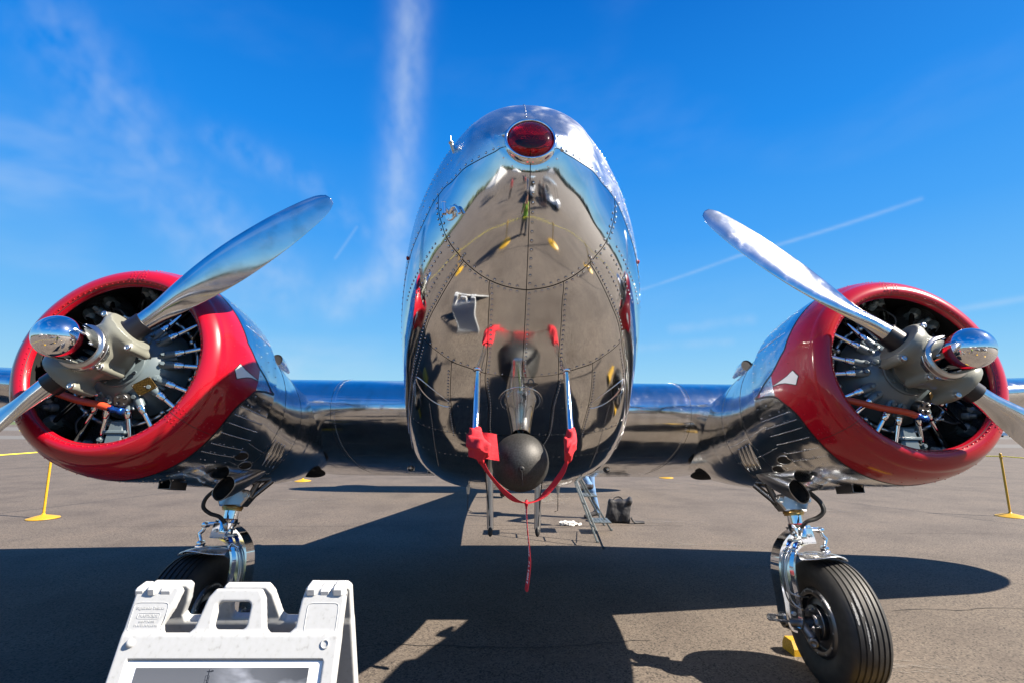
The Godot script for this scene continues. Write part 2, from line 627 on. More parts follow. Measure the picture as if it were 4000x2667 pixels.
func make_materials() -> void:
	var wav := noise_tex(0.004, 512, 11, [], 2)
	var grime_shade := noise_tex(0.012, 512, 5, [[0.0, Color(0.34, 0.34, 0.34)], [0.5, Color(0.44, 0.44, 0.44)], [0.72, Color(0.58, 0.58, 0.58)], [1.0, Color(1, 1, 1)]], 6)
	var smear := noise_tex(0.007, 512, 15, [[0.0, Color(0.86, 0.85, 0.84)], [0.45, Color(0.97, 0.97, 0.97)], [1.0, Color(1, 1, 1)]], 6)
	for k in [["polished", 0.90, 0.16, 0.12], ["polished_b", 0.84, 0.22, 0.20], ["polished_c", 0.94, 0.12, 0.16], ["polished_dull", 0.93, 0.60, 0.05], ["polished_wing", 0.88, 0.30, 0.25], ["nacelle_metal", 0.86, 0.28, 0.35], ["blade_metal", 0.92, 0.27, 0.02]]:
		var m := mat(k[0], lin(k[1] * 0.80, k[1] * 0.82, k[1] * 0.84), k[2], 1.0)
		m.roughness_texture = grime_shade
		m.albedo_texture = smear
		m.uv1_offset = Vector3(k[2] * 7.3, k[1] * 3.1, k[3] * 11.0)
		m.heightmap_enabled = true
		m.heightmap_texture = wav
		m.heightmap_scale = k[3]
		m.uv1_triplanar = true
		m.uv1_scale = Vector3.ONE * 1.6
	mat("seam", lin(0.012, 0.012, 0.013), 0.6)
	mat("chrome", lin(0.80, 0.81, 0.83), 0.045, 1.0)
	mat("steel", lin(0.50, 0.50, 0.50), 0.28, 1.0)
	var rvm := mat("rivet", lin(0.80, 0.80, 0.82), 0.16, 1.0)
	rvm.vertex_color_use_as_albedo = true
	mat("dark_steel", lin(0.16, 0.16, 0.165), 0.35, 1.0)
	var red := mat("red_paint", lin(0.30, 0.0025, 0.011), 0.30)
	red.clearcoat_enabled = true
	red.clearcoat = 0.75
	red.clearcoat_roughness = 0.03
	red.metallic_specular = 0.3
	var pin := mat("black_paint", lin(0.006, 0.006, 0.010), 0.38)
	var wh := mat("white_paint", lin(0.72, 0.72, 0.70), 0.3)
	wh.clearcoat_enabled = true
	wh.clearcoat_roughness = 0.05
	mat("engine_grey", lin(0.095, 0.125, 0.14), 0.32).metallic_specular = 0.6
	mat("hub_grey", lin(0.165, 0.17, 0.145), 0.36)
	mat("cylinder_black", lin(0.045, 0.05, 0.055), 0.42)
	mat("black_rubber", lin(0.012, 0.012, 0.013), 0.55)
	mat("dark_inside", lin(0.006, 0.006, 0.007), 0.8)
	mat("orange_hose", lin(0.50, 0.055, 0.018), 0.5)
	mat("blue_fitting", lin(0.02, 0.10, 0.42), 0.25, 0.8)
	mat("brass", lin(0.42, 0.27, 0.10), 0.3, 1.0)
	var pl := mat("bronze_plate", lin(0.16, 0.10, 0.025), 0.38, 0.7)
	pl.albedo_texture = noise_tex(0.08, 128, 9, [[0.2, Color(0.4, 0.4, 0.4)], [0.8, Color(1, 1, 1)]])
	pl.uv1_triplanar = true
	pl.uv1_scale = Vector3.ONE * 14.0
	var ty := mat("tyre", lin(0.022, 0.021, 0.020), 0.62)
	ty.albedo_texture = noise_tex(0.02, 256, 21, [[0.0, Color(0.55, 0.55, 0.55)], [0.6, Color(0.85, 0.85, 0.85)], [1.0, Color(1, 1, 1)]])
	ty.uv1_triplanar = true
	ty.uv1_scale = Vector3.ONE * 3.0
	var bl := mat("antenna_black", lin(0.032, 0.032, 0.032), 0.55)
	bl.albedo_texture = noise_tex(0.06, 256, 31, [[0.0, Color(0.35, 0.35, 0.34)], [0.5, Color(0.75, 0.75, 0.73)], [0.75, Color(1, 1, 1)], [1.0, Color(1, 1, 0.95)]], 5)
	bl.heightmap_enabled = true
	bl.heightmap_texture = noise_tex(0.12, 256, 32)
	bl.heightmap_scale = 0.06
	bl.uv1_triplanar = true
	bl.uv1_scale = Vector3.ONE * 6.0
	var lens := mat("red_lens", Color(0.75, 0.02, 0.06, 0.02), 0.02)
	lens.refraction_enabled = true
	lens.refraction_scale = 0.04
	lens.transparency = BaseMaterial3D.TRANSPARENCY_ALPHA
	var cloth := mat("red_cloth", lin(0.50, 0.012, 0.022), 0.85)
	cloth.heightmap_enabled = true
	cloth.heightmap_texture = noise_tex(0.02, 256, 41)
	cloth.heightmap_scale = 0.12
	cloth.uv1_triplanar = true
	cloth.uv1_scale = Vector3.ONE * 9.0
	mat("white_thread", lin(0.8, 0.78, 0.76), 0.8)
	var wp := mat("white_plastic", lin(0.40, 0.415, 0.43), 0.42)
	wp.heightmap_enabled = true
	wp.heightmap_texture = noise_tex(0.03, 256, 44)
	wp.heightmap_scale = 0.012
	wp.albedo_texture = noise_tex(0.02, 512, 46, [[0.0, Color(0.80, 0.79, 0.77)], [0.3, Color(0.97, 0.97, 0.96)], [1.0, Color(1, 1, 1)]], 6)
	wp.uv1_triplanar = true
	wp.uv1_scale = Vector3.ONE * 4.0
	var yw := mat("yellow_paint", lin(0.50, 0.30, 0.012), 0.45)
	yw.albedo_texture = noise_tex(0.05, 256, 51, [[0.0, Color(0.55, 0.5, 0.4)], [0.35, Color(0.92, 0.9, 0.85)], [1.0, Color(1, 1, 1)]], 5)
	yw.uv1_triplanar = true
	yw.uv1_scale = Vector3.ONE * 5.0
	mat("yellow_rope", lin(0.68, 0.58, 0.03), 0.7)
	mat("bag_black", lin(0.014, 0.014, 0.016), 0.7)
	mat("rag_white", lin(0.52, 0.51, 0.49), 0.9)
	mat("grass", lin(0.06, 0.085, 0.022), 0.95)
	mat("neon_green", lin(0.35, 0.75, 0.03), 0.7)
	mat("ladder_grey", lin(0.10, 0.12, 0.13), 0.4, 0.3)
	var pp := mat("painted_person", Color(1, 1, 1), 0.85)
	pp.vertex_color_use_as_albedo = true
	var gl := mat("window_glass", Color(0.02, 0.03, 0.03, 1.0), 0.03)
	gl.metallic_specular = 0.8
	# asphalt: stones of a few millimetres, patches of wear of a few metres
	var ap := mat("asphalt", lin(0.142, 0.119, 0.097), 0.88)
	var stones := FastNoiseLite.new()
	stones.seed = 61
	stones.noise_type = FastNoiseLite.TYPE_CELLULAR
	stones.cellular_return_type = FastNoiseLite.RETURN_CELL_VALUE
	stones.frequency = 0.105
	stones.fractal_type = FastNoiseLite.FRACTAL_NONE
	ap.albedo_texture = noise_tex(0.1, 1024, 61, [[0.0, lin(0.16, 0.155, 0.155)], [0.16, lin(0.42, 0.40, 0.39)], [0.30, lin(0.62, 0.60, 0.59)], [0.75, lin(0.78, 0.755, 0.745)], [0.9, lin(0.95, 0.93, 0.90)], [1.0, Color(1, 1, 1)]])
	(ap.albedo_texture as NoiseTexture2D).noise = stones
	ap.uv1_triplanar = true
	ap.uv1_world_triplanar = true
	ap.uv1_scale = Vector3.ONE * 0.9
	ap.detail_enabled = true
	ap.detail_blend_mode = BaseMaterial3D.BLEND_MODE_MUL
	ap.detail_albedo = noise_tex(0.006, 1024, 71, [[0.0, Color(0.80, 0.79, 0.79)], [0.5, Color(0.93, 0.93, 0.93)], [1.0, Color(1, 0.99, 0.98)]], 6)
	ap.detail_uv_layer = BaseMaterial3D.DETAIL_UV_2
	ap.uv2_triplanar = true
	ap.uv2_world_triplanar = true
	ap.uv2_scale = Vector3.ONE * 0.11
	var cs := mat("pale_concrete", lin(0.125, 0.12, 0.112), 0.9)
	cs.albedo_texture = noise_tex(0.05, 512, 62, [[0.0, Color(0.8, 0.8, 0.8)], [1.0, Color(1, 1, 1)]], 4)
	cs.uv1_triplanar = true
	cs.uv1_world_triplanar = true
	cs.uv1_scale = Vector3.ONE * 0.25
	mat("crack", lin(0.022, 0.019, 0.017), 0.95)
	var sc := mat("scuff", lin(0.17, 0.15, 0.13), 0.95)
	sc.transparency = BaseMaterial3D.TRANSPARENCY_ALPHA
	var im := Image.create(128, 128, false, Image.FORMAT_RGBA8)
	var f := FastNoiseLite.new()
	f.seed = 77
	f.frequency = 0.035
	f.fractal_octaves = 5
	for y in 128:
		for x in 128:
			var r := Vector2(x - 63.5, y - 63.5).length() / 64.0
			var a := clampf((f.get_noise_2d(x, y * 2.2) + 0.32 - r * 0.55) * 2.2, 0, 1) * clampf((1.0 - r) * 4.0, 0, 1)
			im.set_pixel(x, y, Color(1, 1, 1, a * 0.6))
	sc.albedo_texture = ImageTexture.create_from_image(im)

# ---------------------------------------------------------------- fuselage
# the body's sections run along s, the square root of the way back from the nose tip, so that the blunt nose is smooth; a is the angle round a section, -90 at the keel
const TIP := 0.825
const KEEL := [[0.0, 0.62], [0.084, 0.572], [0.141, 0.533], [0.202, 0.49], [0.255, 0.449], [0.303, 0.409], [0.348, 0.371], [0.392, 0.333], [0.436, 0.297], [0.48, 0.261], [0.522, 0.225], [0.563, 0.189], [0.604, 0.152], [0.647, 0.115], [0.688, 0.078], [0.732, 0.041], [0.776, 0.002], [0.821, -0.037], [0.867, -0.078], [0.916, -0.12], [0.966, -0.164], [1.021, -0.209], [1.079, -0.256], [1.145, -0.305], [1.226, -0.354], [1.345, -0.415], [1.612, -0.47], [1.851, -0.45], [2.197, -0.28], [2.6, 0.0], [3.4, 0.5]]
const CREST := [[0.0, 0.62], [0.04, 0.648], [0.084, 0.69], [0.158, 0.75], [0.212, 0.797], [0.274, 0.85], [0.367, 0.935], [0.436, 0.997], [0.524, 1.065], [0.652, 1.14], [0.79, 1.2], [0.908, 1.24], [1.151, 1.31], [1.351, 1.34], [1.74, 1.28], [2.3, 1.1], [3.4, 0.8]]
const WIDE := [[0.0, 0.0], [0.08, 0.128], [0.15, 0.162], [0.22, 0.197], [0.308, 0.249], [0.43, 0.314], [0.57, 0.425], [0.725, 0.527], [0.88, 0.593], [1.06, 0.624], [1.275, 0.675], [1.525, 0.755], [1.82, 0.752], [2.3, 0.62], [2.9, 0.32], [3.4, 0.05]]
# height of the widest point, and how square the section is below and above it
const WAIST := [[0.0, 0.80], [0.15, 0.66], [0.3, 0.509], [0.45, 0.403], [0.6, 0.395], [0.8, 0.365], [1.1, 0.182], [1.6, 0.281], [3.4, 0.472]]
const SQUARE_LOW := [[0.0, 1.695], [0.15, 1.693], [0.3, 1.829], [0.45, 2.299], [0.6, 2.847], [0.8, 3.224], [1.1, 3.607], [1.6, 3.4], [3.4, 2.4]]
const SQUARE_TOP := [[0.0, 2.6], [0.15, 2.6], [0.3, 2.5], [0.45, 2.171], [0.6, 1.9], [0.8, 1.9], [1.1, 1.972], [1.6, 2.055], [3.4, 2.139]]
var FT: Array = []
var FS: Array = []

func fus_tables() -> void:
	for i in 701:
		var s := i * 0.005
		FT.append(Vector3(smooth_interp(KEEL, s), smooth_interp(CREST, s), smooth_interp(WIDE, s)))
		FS.append(Vector3(smooth_interp(WAIST, s), smooth_interp(SQUARE_LOW, s), smooth_interp(SQUARE_TOP, s)))

func fsec(s: float) -> Vector3:
	var f := clampf(s, 0.0, 3.49) / 0.005
	var i := int(f)
	return FT[i].lerp(FT[i + 1], f - i)

func fshape(s: float) -> Vector3:
	var f := clampf(s, 0.0, 3.49) / 0.005
	var i := int(f)
	return FS[i].lerp(FS[i + 1], f - i)

func fus(s: float, a: float) -> Vector3:
	var k := fsec(s)
	var q := fshape(s)
	var ym := k.x + (k.y - k.x) * q.x
	var ca := cos(a)
	var sa := sin(a)
	var e := 2.0 / (q.z if sa > 0 else q.y)
	return Vector3(k.z * signf(ca) * pow(absf(ca), e), ym + signf(sa) * pow(absf(sa), e) * ((k.y - ym) if sa > 0 else (ym - k.x)), TIP - s * s)

func fus_field(p: Vector3) -> float:
	var s := sqrt(maxf(TIP - p.z, 1e-4))
	var k := fsec(s)
	var q := fshape(s)
	var ym := k.x + (k.y - k.x) * q.x
	var up := p.y > ym
	var n := q.z if up else q.y
	return pow(absf(p.x) / maxf(k.z, 1e-3), n) + pow(absf(p.y - ym) / maxf((k.y - ym) if up else (ym - k.x), 1e-3), n)

func fus_normal(p: Vector3) -> Vector3:
	var e := 0.006
	var q := p
	if q.z > TIP - 0.012:
		q.z = TIP - 0.012
	return Vector3(fus_field(q + Vector3(e, 0, 0)) - fus_field(q - Vector3(e, 0, 0)), fus_field(q + Vector3(0, e, 0)) - fus_field(q - Vector3(0, e, 0)), fus_field(q + Vector3(0, 0, e)) - fus_field(q - Vector3(0, 0, e))).normalized()

const AA := [[0.5, -75.0], [0.565, -75.5], [0.61, -78.0], [0.67, -79.8], [0.80, -82.2], [0.88, -82.6], [0.957, -84.2], [1.1, -85.2], [1.155, -86.5], [3.06, -87.5]]
const AA2 := [[0.8, -66.0], [0.84, -66.7], [0.965, -67.8], [1.1, -70.6], [1.5, -75.0]]
const AB := [[0.5, -55.0], [0.535, -53.8], [0.602, -51.3], [0.665, -49.0], [0.72, -46.5], [0.862, -42.5], [0.93, -38.5], [1.02, -31.5], [1.145, -23.7], [1.6, -17.0], [3.06, -17.0]]
const A1 := [[0.06, -36.0], [0.113, -34.0], [0.25, -21.5], [0.357, -8.0], [0.467, 1.2], [0.517, 0.5], [0.58, -2.0], [0.70, -3.0], [3.06, 2.0]]
const SU := [[-90.0, 0.577], [-82.0, 0.566], [-64.0, 0.537], [-47.0, 0.514], [-35.0, 0.507], [-20.0, 0.499], [-4.0, 0.501], [2.0, 0.502]]
const ST1 := [[-90.0, 0.867], [-83.0, 0.857], [-75.0, 0.841], [-67.0, 0.832], [-58.0, 0.816], [-44.0, 0.80]]

func sidepoint(s: float, adeg: float, sg: float) -> Vector3:
	var p := fus(s, deg_to_rad(adeg))
	p.x *= sg
	return p

# one sheet of the skin between two frames (s as a function of a) and two stringers (a as a function of s)
func skin_panel(parent: Node3D, sg: float, s0: Callable, s1: Callable, a0: Callable, a1: Callable, nu: int, nv: int, off: float, m: Material) -> void:
	var mb := MB.new()
	var P := []
	var N := []
	var gap := 0.0016
	for i in nu + 1:
		var rp := PackedVector3Array()
		var rn := PackedVector3Array()
		for j in nv + 1:
			var u := float(i) / nu
			var w := float(j) / nv
			var s := 0.6
			var a := -45.0
			for it in 8:
				s = lerpf(s0.call(a), s1.call(a), u)
				a = lerpf(a0.call(s), a1.call(s), w)
			# leave a hairline joint round the sheet
			if i == 0:
				s += gap / maxf(2.0 * s, 0.15)
			if i == nu:
				s -= gap / maxf(2.0 * s, 0.15)
			var p := sidepoint(s, a, sg)
			if j == 0 or j == nv:
				var q := sidepoint(s, a + (0.5 if j == 0 else -0.5), sg)
				if not ((j == nv and a > 89.0)):
					p += (q - p).normalized() * gap
			var nn := fus_normal(p)
			rp.append(p + nn * off)
			rn.append(nn)
		P.append(rp)
		N.append(rn)
	mb.grid(P, false, 1, N)
	part("skin_panel", mb, m, parent)

# a row of rivets at even spacing, beside a line on the skin
func rivet_row(mb: MB, line: Callable, t0: float, t1: float, pitch: float, side: float, r: float, sg: float) -> void:
	var pts := PackedVector3Array()
	var m := 160
	for i in m + 1:
		var sa: Vector2 = line.call(lerpf(t0, t1, float(i) / m))
		pts.append(sidepoint(sa.x, sa.y, sg))
	var run := pitch * 0.5
	for i in m:
		var seg := pts[i + 1] - pts[i]
		var L := seg.length()
		if L < 1e-6:
			continue
		while run < L:
			var p := pts[i] + seg * (run / L)
			var nn := fus_normal(p)
			p += nn.cross(seg / L) * side * sg
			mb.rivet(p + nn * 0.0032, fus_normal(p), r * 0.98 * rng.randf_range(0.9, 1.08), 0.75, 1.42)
			run += pitch
		run -= L

func build_fuselage() -> void:
	fus_tables()
	var f := Node3D.new()
	f.name = "fuselage"
	plane.add_child(f)
	var inner := MB.new()
	var P := []
	var N := []
	for i in 61:
		var s := lerpf(0.03, 1.63, i / 60.0)
		var rp := PackedVector3Array()
		var rn := PackedVector3Array()
		for j in 73:
			var p := fus(s, TAU * j / 72.0)
			var nn := fus_normal(p)
			rp.append(p - nn * 0.0006)
			rn.append(nn)
		P.append(rp)
		N.append(rn)
	inner.grid(P, false, 1, N)
	part("inner_shell", inner, M.seam, f)
	var rear := MB.new()
	P = []
	N = []
	for i in 60:
		var s := lerpf(1.62, 3.36, i / 59.0)
		var rp := PackedVector3Array()
		var rn := PackedVector3Array()
		for j in 65:
			var p := fus(s, TAU * j / 64.0)
			rp.append(p + fus_normal(p) * 0.001)
			rn.append(fus_normal(p))
		P.append(rp)
		N.append(rn)
	rear.grid(P, false, 1, N)
	part("rear_skin", rear, M.polished_wing, f)
	var k := func(x: float) -> Callable: return func(_q: float) -> float: return x
	var su := func(a: float) -> float: return interp(SU, a)
	var st := func(a: float) -> float: return interp(ST1, a)
	var aA := func(s: float) -> float: return smooth_interp(AA, s)
	var a2 := func(s: float) -> float: return smooth_interp(AA2, s)
	var aB := func(s: float) -> float: return smooth_interp(AB, s)
	var a1 := func(s: float) -> float: return smooth_interp(A1, s)
	var keel: Callable = k.call(-90.0)
	for sg in [-1.0, 1.0]:
		skin_panel(f, sg, k.call(0.02), su, keel, a1, 34, 40, 0.0016, M.polished if sg > 0 else M.polished)
		skin_panel(f, sg, k.call(0.02), k.call(1.3), a1, k.call(90.0), 60, 36, 0.0028, M.polished_dull)
		skin_panel(f, sg, su, st, keel, aA, 22, 10, 0.0026, M.polished_b if sg > 0 else M.polished_b)
		skin_panel(f, sg, su, st, aA, aB, 22, 16, 0.0014, M.polished_c if sg > 0 else M.polished_c)
		skin_panel(f, sg, su, k.call(1.107), aB, a1, 40, 18, 0.0016, M.polished if sg > 0 else M.polished)
		skin_panel(f, sg, st, k.call(1.107), keel, aA, 18, 10, 0.0014, M.polished_b if sg > 0 else M.polished_b)
		skin_panel(f, sg, st, k.call(1.107), aA, a2, 18, 12, 0.0026, M.polished_c if sg > 0 else M.polished_c)
		skin_panel(f, sg, st, k.call(1.107), a2, aB, 18, 14, 0.0014, M.polished if sg > 0 else M.polished)
		skin_panel(f, sg, k.call(1.107), k.call(1.62), keel, aA, 24, 8, 0.0026, M.polished_b if sg > 0 else M.polished_b)
		skin_panel(f, sg, k.call(1.107), k.call(1.62), aA, aB, 24, 26, 0.0016, M.polished_c if sg > 0 else M.polished_c)
		skin_panel(f, sg, k.call(1.107), k.call(1.62), aB, a1, 24, 12, 0.0026, M.polished if sg > 0 else M.polished)
		skin_panel(f, sg, k.call(1.3), k.call(1.62), a1, k.call(90.0), 14, 24, 0.0016, M.polished_dull)
	var rv := MB.new()
	var lU := func(t: float) -> Vector2: return Vector2(interp(SU, t), t)
	var lT := func(t: float) -> Vector2: return Vector2(interp(ST1, t), t)
	var l1 := func(t: float) -> Vector2: return Vector2(t, smooth_interp(A1, t))
	var lA := func(t: float) -> Vector2: return Vector2(t, smooth_interp(AA, t))
	var l2 := func(t: float) -> Vector2: return Vector2(t, smooth_interp(AA2, t))
	var lB := func(t: float) -> Vector2: return Vector2(t, smooth_interp(AB, t))
	var lK := func(t: float) -> Vector2: return Vector2(t, -90.0)
	var lC := func(t: float) -> Vector2: return Vector2(t, 90.0)
	for sg in [-1.0, 1.0]:
		rivet_row(rv, l1, 0.12, 1.3, 0.034, 0.013, 0.0042, sg)
		rivet_row(rv, lU, -89.0, -8.0, 0.033, 0.012, 0.0042, sg)
		rivet_row(rv, lU, -89.0, -2.0, 0.026, -0.012, 0.0042, sg)
		rivet_row(rv, lT, -88.0, -40.0, 0.034, 0.012, 0.0042, sg)
		rivet_row(rv, lB, 0.5, 1.25, 0.022, 0.013, 0.0040, sg)
		rivet_row(rv, lB, 0.82, 1.4, 0.022, -0.012, 0.0036, sg)
		rivet_row(rv, lA, 0.57, 0.86, 0.026, 0.012 * sg, 0.0044, sg)
		rivet_row(rv, lA, 0.87, 1.6, 0.022, 0.012 * sg, 0.0036, sg)
		rivet_row(rv, l2, 0.86, 1.12, 0.022, 0.012, 0.0036, sg)
		for aa in [16.0, 30.0, 48.0]:
			rivet_row(rv, func(t: float) -> Vector2: return Vector2(t, aa), 0.44, 1.3, 0.028, 0.0, 0.0036, sg)
		for ss in [0.62, 0.82, 0.90, 1.107]:
			rivet_row(rv, func(t: float) -> Vector2: return Vector2(ss, t), 6.0, 80.0, 0.03, 0.011, 0.0036, sg)
		rivet_row(rv, func(t: float) -> Vector2: return Vector2(0.985, t), -88.0, -36.0, 0.05, 0.0, 0.0026, sg)
		rivet_row(rv, func(t: float) -> Vector2: return Vector2(1.107, t), -88.0, 0.0, 0.034, 0.012, 0.0034, sg)
		rivet_row(rv, func(t: float) -> Vector2: return Vector2(1.235, t), -88.0, -30.0, 0.034, 0.0, 0.0030, sg)
		rivet_row(rv, func(t: float) -> Vector2: return Vector2(t, interp(AA2, t) + 16.0), 1.0, 1.36, 0.025, 0.0, 0.0028, sg)
		for q in 3:
			rivet_row(rv, func(t: float) -> Vector2: return Vector2(t, interp(AB, t) + 10.0 + 9.0 * q), 0.54, 0.68 + 0.05 * q, 0.026, 0.0, 0.0038, sg)
	rivet_row(rv, lK, 0.19, 0.57, 0.036, 0.013, 0.0044, 1.0)
	rivet_row(rv, lK, 0.58, 0.86, 0.026, 0.013, 0.0044, 1.0)
	rivet_row(rv, lK, 0.87, 1.0, 0.03, 0.011, 0.0036, 1.0)
	rivet_row(rv, lC, 0.15, 0.8, 0.036, 0.014, 0.0042, 1.0)
	for i in 16:
		var a := TAU * (i + 0.5) / 16.0
		if a < 0.5 or a > PI - 0.5:
			var p := Vector3(cos(a) * 0.122, 0.643 + sin(a) * 0.120, 0.80)
			var s := 0.1
			for it in 20:
				p.z += (1.0 - fus_field(p)) * 0.01
			rv.rivet(p + fus_normal(p) * 0.002, fus_normal(p), 0.0042)
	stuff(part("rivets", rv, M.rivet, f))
	# curved access-door outlines low on both sides
	for sg in [-1.0, 1.0]:
		var loop := PackedVector3Array()
		for i in 49:
			var t := TAU * i / 48.0
			var ss := 0.965 - 0.024 * cos(t) + 0.022 * sin(t)
			var aa := -54.0 + 14.0 * cos(t)
			var p := sidepoint(ss, aa, sg)
			loop.append(p + fus_normal(p) * 0.0022)
		var d := MB.new()
		d.tube(loop, 0.0022, 6, false)
		part("access_door_frame", d, M.rivet, f)
	# navigation lights low on the flanks
	for sg in [-1.0, 1.0]:
		var p := sidepoint(0.745, -1.0, sg)
		var nl := MB.new()
		nl.ball(p + Vector3(0.006 * sg, 0, 0), Vector3(0.006, 0.009, 0.014), 12, 8)
		part("side_lamp", nl, M.red_paint, f)
	# windshield and cabin windows, hidden behind the nose from in front
	var wsh := Node3D.new()
	wsh.name = "windshield"
	plane.add_child(wsh)
	for sg in [-1.0, 1.0]:
		var w := MB.new()
		var q0 := Vector3(0.01 * sg, 1.14, 0.22)
		var q1 := Vector3(0.36 * sg, 1.06, 0.10)
		var q2 := Vector3(0.33 * sg, 1.27, -0.12)
		var q3 := Vector3(0.01 * sg, 1.42, -0.06)
		var nn := (q1 - q0).cross(q3 - q0).normalized()
		nn *= signf(nn.z)
		w.quad(q0, q1, q2, q3, nn)
		part("pane", w, M.window_glass, wsh)
		var fr := MB.new()
		fr.tube(PackedVector3Array([q0, q1, q2, q3, q0]), 0.012, 6)
		part("pane_frame", fr, M.polished_dull, wsh)
	var roof := MB.new()
	roof.ball(Vector3(0, 1.24, -0.55), Vector3(0.40, 0.20, 0.62), 24, 14)
	part("cockpit_roof", roof, M.polished_dull, wsh)

func build_nose_fittings() -> void:
	# landing lamp in the tip
	var L := Node3D.new()
	L.name = "landing_light"
	plane.add_child(L)
	var xf := facing(Vector3(0.001, 0.643, 0.80), Vector3(0, 0.05, 1))
	var ring := MB.new()
	ring.lathe([Vector2(0.088, -0.03), Vector2(0.102, -0.03), Vector2(0.103, 0.012), Vector2(0.101, 0.028), Vector2(0.097, 0.035), Vector2(0.092, 0.036), Vector2(0.088, 0.033), Vector2(0.086, 0.027), Vector2(0.086, 0.0)], xf, 64)
	part("retaining_ring", ring, M.chrome, L)
	var len_ := MB.new()
	len_.lathe([Vector2(0.0, 0.016), Vector2(0.0865, 0.016), Vector2(0.0865, 0.016), Vector2(0.0865, 0.026), Vector2(0.0865, 0.026), Vector2(0.079, 0.037), Vector2(0.066, 0.047), Vector2(0.046, 0.0555), Vector2(0.023, 0.060), Vector2(0.0, 0.0615)], xf, 48)
	part("lens", len_, M.red_lens, L)
	var bowl := MB.new()
	var pr := []
	for i in 15:
		var r := 0.085 * (1.0 - i / 14.0)
		pr.append(Vector2(r, 0.008 - 0.050 * (1.0 - pow(r / 0.085, 2.0)) + 0.0022 * (i % 2)))
	bowl.lathe(pr, xf, 40)
	part("reflector", bowl, mat("lamp_reflector", lin(0.55, 0.05, 0.06), 0.12, 1.0), L)
	var hinge := MB.new()
	hinge.rod(xf * Vector3(0.120, 0.032, 0.012), xf * Vector3(0.120, -0.030, 0.012), 0.0055)
	for yy in [0.034, -0.032]:
		hinge.ball(xf * Vector3(0.120, yy, 0.012), Vector3.ONE * 0.0085, 10, 6)
	hinge.box(xf * Transform3D(Basis.IDENTITY, Vector3(0.113, 0.024, 0.012)), Vector3(0.018, 0.012, 0.012), 0.003)
	hinge.box(xf * Transform3D(Basis.IDENTITY, Vector3(0.113, -0.022, 0.012)), Vector3(0.018, 0.012, 0.012), 0.003)
	hinge.rod(xf * Vector3(0.108, 0.05, 0.012), xf * Vector3(0.112, 0.03, 0.018), 0.003)
	part("ring_clamp", hinge, M.steel, L)
	# small stub with two prongs high on the left of the nose
	var st := MB.new()
	var p := Vector3(-0.312, 0.752, 0.615)
	var nn := Vector3(-0.55, 0.45, 0.7).normalized()
	st.rod(p - nn * 0.01, p + Vector3(-0.012, 0.040, 0.015), 0.009)
	st.ball(p + Vector3(-0.012, 0.040, 0.015), Vector3(0.0115, 0.008, 0.0115), 12, 8)
	st.rod(p + Vector3(-0.012, 0.040, 0.015), p + Vector3(-0.016, 0.074, 0.018), 0.0022)
	st.rod(p, p + Vector3(0.036, 0.004, 0.03), 0.007)
	st.box(Transform3D(Basis(Vector3(0, 0, 1), 0.7), p + Vector3(0.042, 0.010, 0.033)), Vector3(0.030, 0.012, 0.006), 0.001)
	part("probe", st, M.steel, plane)
	# handle with a round base below it
	var h := MB.new()
	var hp := Vector3(-0.312, 0.451, 0.618)
	var hn := fus_normal(hp)
	h.lathe([Vector2(0.030, 0.0), Vector2(0.030, 0.004), Vector2(0.027, 0.006), Vector2(0.0, 0.006)], facing(hp, hn), 28)
	for i in 6:
		var bx := facing(hp, hn)
		h.rivet(bx * Vector3(cos(i * TAU / 6) * 0.022, sin(i * TAU / 6) * 0.022, 0.006), hn, 0.003)
	h.rod(hp, hp + hn * 0.035 + Vector3(0, 0.015, 0), 0.0085, 14)
	h.rod(hp + hn * 0.035 + Vector3(0, -0.012, 0), hp + hn * 0.035 + Vector3(-0.004, 0.040, 0.004), 0.0095, 14)
	h.ball(hp + hn * 0.035 + Vector3(-0.004, 0.040, 0.004), Vector3(0.0105, 0.006, 0.0105), 14, 8)
	var bend := curve([hp + hn * 0.02 + Vector3(0.01, 0, 0), hp + hn * 0.03 + Vector3(0.03, 0.012, 0.012), hp + hn * 0.03 + Vector3(0.046, 0.008, 0.02), hp + hn * 0.024 + Vector3(0.056, -0.022, 0.026)], 5)
	h.tube(bend, 0.0075, 10)
	part("nose_handle", h, M.chrome, plane)
	# pitot masts
	for sg in [-1.0, 1.0]:
		var pn := Node3D.new()
		pn.name = "pitot_mast"
		plane.add_child(pn, true)
		var top := Vector3(0.209 * sg, -0.045, 0.100)
		var tn := fus_normal(top)
		var low := Vector3(0.206 * sg, -0.352, 0.192)
		var tb := MB.new()
		tb.rod(top + tn * -0.02, low, 0.0145, 20)
		tb.lathe([Vector2(0.021, 0.0), Vector2(0.021, 0.014), Vector2(0.0145, 0.018)], facing(top, low - top), 20)
		var hd := curve([low, low + Vector3(0, -0.035, 0.012), low + Vector3(0, -0.062, 0.045), low + Vector3(0, -0.068, 0.075)], 5)
		tb.tube(hd, 0.0125, 12)
		part("tube", tb, M.chrome, pn)
		var bp := MB.new()
		bp.prism(PackedVector2Array([Vector2(-0.058, 0), Vector2(-0.012, -0.046), Vector2(0.012, -0.046), Vector2(0.058, 0), Vector2(0.012, 0.046), Vector2(-0.012, 0.046)]), facing(top, tn), -0.002, 0.006, 0.002)
		for q in [Vector2(-0.042, 0), Vector2(0.042, 0), Vector2(0, -0.034), Vector2(0, 0.034)]:
			bp.rivet(facing(top, tn) * Vector3(q.x, q.y, 0.006), tn, 0.004)
		part("base_plate", bp, M.polished_dull, pn)
	# streamlined direction-finding aerial under the chin
	var ae := Node3D.new()
	ae.name = "loop_antenna"
	plane.add_child(ae)
	var fl := MB.new()
	var fp := Vector3(0.0, -0.152, -0.092)
	var fn := fus_normal(Vector3(0.02, -0.16, -0.1))
	fn.x = 0.0
